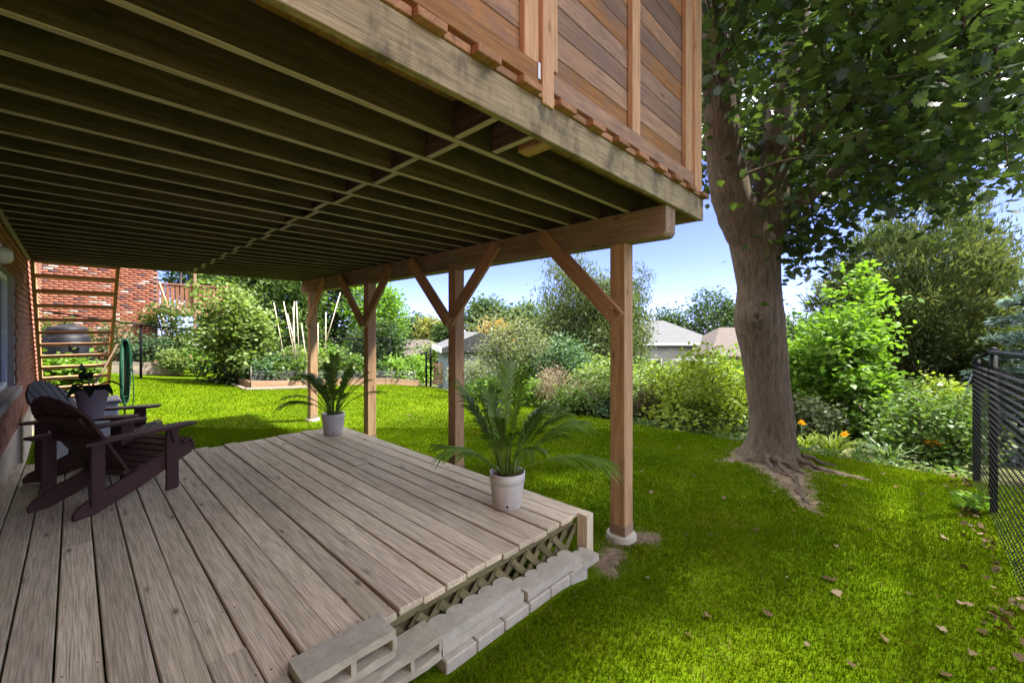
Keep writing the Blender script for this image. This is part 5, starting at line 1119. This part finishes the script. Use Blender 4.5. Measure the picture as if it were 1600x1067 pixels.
# ------------------------------------------------------------------ grass blades
r = np.random.default_rng(77)
def blades(n, d0, d1, hb, wb, pw=1.0):
    D = d0 + (d1 - d0) * r.random(n) ** pw; u = r.uniform(-1.27, 1.27, n); X = FWD.x * D + RGT.x * u * D; Y = FWD.y * D + RGT.y * u * D
    ok = (X > -.4) & (X < lawn_xmax(Y) + .06 * fnoise(X, Y, 6) - .04) & (Y > -3.5) & (Y < 15.4) & ~under_deck(X, Y) & ~((Y > 13.1) & (X > 3.2)) & (dirt(X, Y) < r.uniform(.25, .9, n)) & (np.hypot(X - TREE[0], Y - TREE[1]) > .5)
    ok &= ~((Y < 1.86) & (Y > 1.56) & (X < .9))
    for yy in py_: ok &= np.hypot(X - PX, Y - yy) > .15
    X, Y, D = X[ok], Y[ok], D[ok]; m = len(X); H = hb * r.uniform(.45, 1.2, m) * (1 + .25 * fnoise(X, Y, 1.7)); Wd = wb * (.35 + .16 * D) * r.uniform(.7, 1.3, m)
    a_ = r.uniform(0, 6.28, m); s_ = np.stack([np.cos(a_), np.sin(a_), 0 * a_], -1); ld = np.stack([-np.sin(a_), np.cos(a_), 0 * a_], -1) * (H * r.uniform(.1, .75, m))[:, None]
    B = np.stack([X, Y, gz(X, Y) - .004], -1); up = np.array([0, 0, 1.])
    V = np.stack([B + s_ * Wd[:, None] * .5, B - s_ * Wd[:, None] * .5, B + ld * .35 + up * (H * .6)[:, None] - s_ * Wd[:, None] * .4, B + ld * .35 + up * (H * .6)[:, None] + s_ * Wd[:, None] * .4, B + ld + up * (H * .95)[:, None]], 1).reshape(-1, 3)
    i = np.arange(m) * 5; F = [np.stack([i, i + 1, i + 2, i + 3], -1), np.stack([i + 3, i + 2, i + 4], -1)]
    va = np.clip(.46 + .42 * fnoise(X, Y, 1.1) + .30 * fnoise(Y, X, 4.5) + r.normal(size=m) * .16, 0, 1); va[r.random(m) < .03] = 1
    return V, F, np.repeat(va, 5)
g1 = blades(345000, 1.7, 7.5, .034, .0075, .85); g2 = blades(160000, 7.0, 15.5, .036, .0075)
off = len(g1[0]); me = fmesh('grass', np.concatenate([g1[0], g2[0]]), [np.concatenate([g1[1][0], g2[1][0] + off]), np.concatenate([g1[1][1], g2[1][1] + off])], G_grass, False, np.concatenate([g1[2], g2[2]]))
tag(link('grass', me), 'short green grass blades covering the lawn', 'grass', kind='stuff')

# ------------------------------------------------------------------ fallen leaves
MAPL = MAP * [1, 1, 1.0]
lv = []
for k in range(5):
    rr_ = np.random.default_rng(k); V = MAPL - [.5, 0, 0]; V = np.stack([V[:, 0], V[:, 1] * (.75 if k % 2 else 1), .35 * V[:, 1] ** 2 * (1 + k % 3) + .2 * V[:, 0] ** 2 * (k % 2 * 2 - .4) + rr_.normal(size=len(V)) * .03], -1) * .066
    lv.append(fmesh('fallen_leaf', V, np.arange(len(V)).reshape(1, -1), G_litter, False, np.full(len(V), [.1, .5, .75, .35, .95][k])))
spots = [(1073, 838), (1110, 838), (1105, 966), (1300, 908), (1308, 930), (1290, 905), (1045, 765), (1003, 738), (1085, 745), (1018, 770), (960, 735), (1060, 700), (1100, 712), (1140, 690), (1020, 725), (930, 705), (905, 700), (880, 715), (1440, 798), (1475, 842), (1440, 770), (1240, 800), (1305, 855), (1180, 830), (1230, 905), (1330, 890), (1360, 830), (1400, 760), (1420, 930), (1470, 985), (1535, 990), (1550, 1050), (1520, 1025), (1480, 1058), (1500, 945), (1200, 960), (1380, 1000), (1130, 780), (1065, 800), (1210, 770), (1160, 760), (990, 700), (1380, 735), (1320, 760), (820, 690), (870, 675), (640, 650), (760, 660), (1260, 1010), (1010, 905), (1330, 1040), (1075, 1000)]
for k, (px, py) in enumerate(spots):
    D = 656 * 1.755 / (py - 515.5); x, y = S(px, D)
    if x > lawn_xmax(y) - .05: continue
    o = bpy.data.objects.new('fallen_leaf', lv[k % 5]); COL.objects.link(o); o.location = (x, y, float(gz(x, y)) + .020); o.rotation_euler = (random.uniform(-.5, .5), random.uniform(-.5, .5), random.uniform(0, 6.28)); s_ = random.uniform(.6, 1.1); o.scale = (s_, s_, s_)
    tag(o, 'dry curled maple leaf lying on the lawn', 'leaf', 'fallen leaves on the lawn')
n = 170; X = r.uniform(3.4, 7.9, n); Y = YF + .06 + np.abs(r.normal(size=n)) * .07 + .10 * fnoise(X, X, 3); Cc = np.stack([X, Y, gz(X, Y) + r.uniform(.01, .06, n)], -1); V, F, kk = leaves(Cc, .048, MAP, 5, .3)
tag(link('leaf_litter', fmesh('leaf_litter', V, F, G_litter, False, np.repeat(r.random(n), kk))), 'dry leaf litter gathered along the foot of the chain link fence', 'leaf litter', kind='stuff')
n = 1500; X = 7.72 + np.abs(r.normal(size=n)) * .35; Y = r.uniform(-.6, 7, n); Cc = np.stack([X, Y, gz(X, Y) + r.uniform(-.02, .08, n)], -1); V, F, kk = leaves(Cc, .075, DIA, 6, .5)
tag(link('ground_cover', fmesh('ground_cover', V, F, G_mid, False, np.repeat(r.random(n), kk))), 'low leafy ground cover along the lawn edge', 'ground cover', kind='stuff')
plant('bush', 'small leafy weed growing at the foot of the near fence post', 'weeds', (6.0, -.42), (.10, .08, .08), -.28, 9, 6, .03, .075, G_bright, 170, stems=5, trunk=.005, part='foliage', tp='stem')
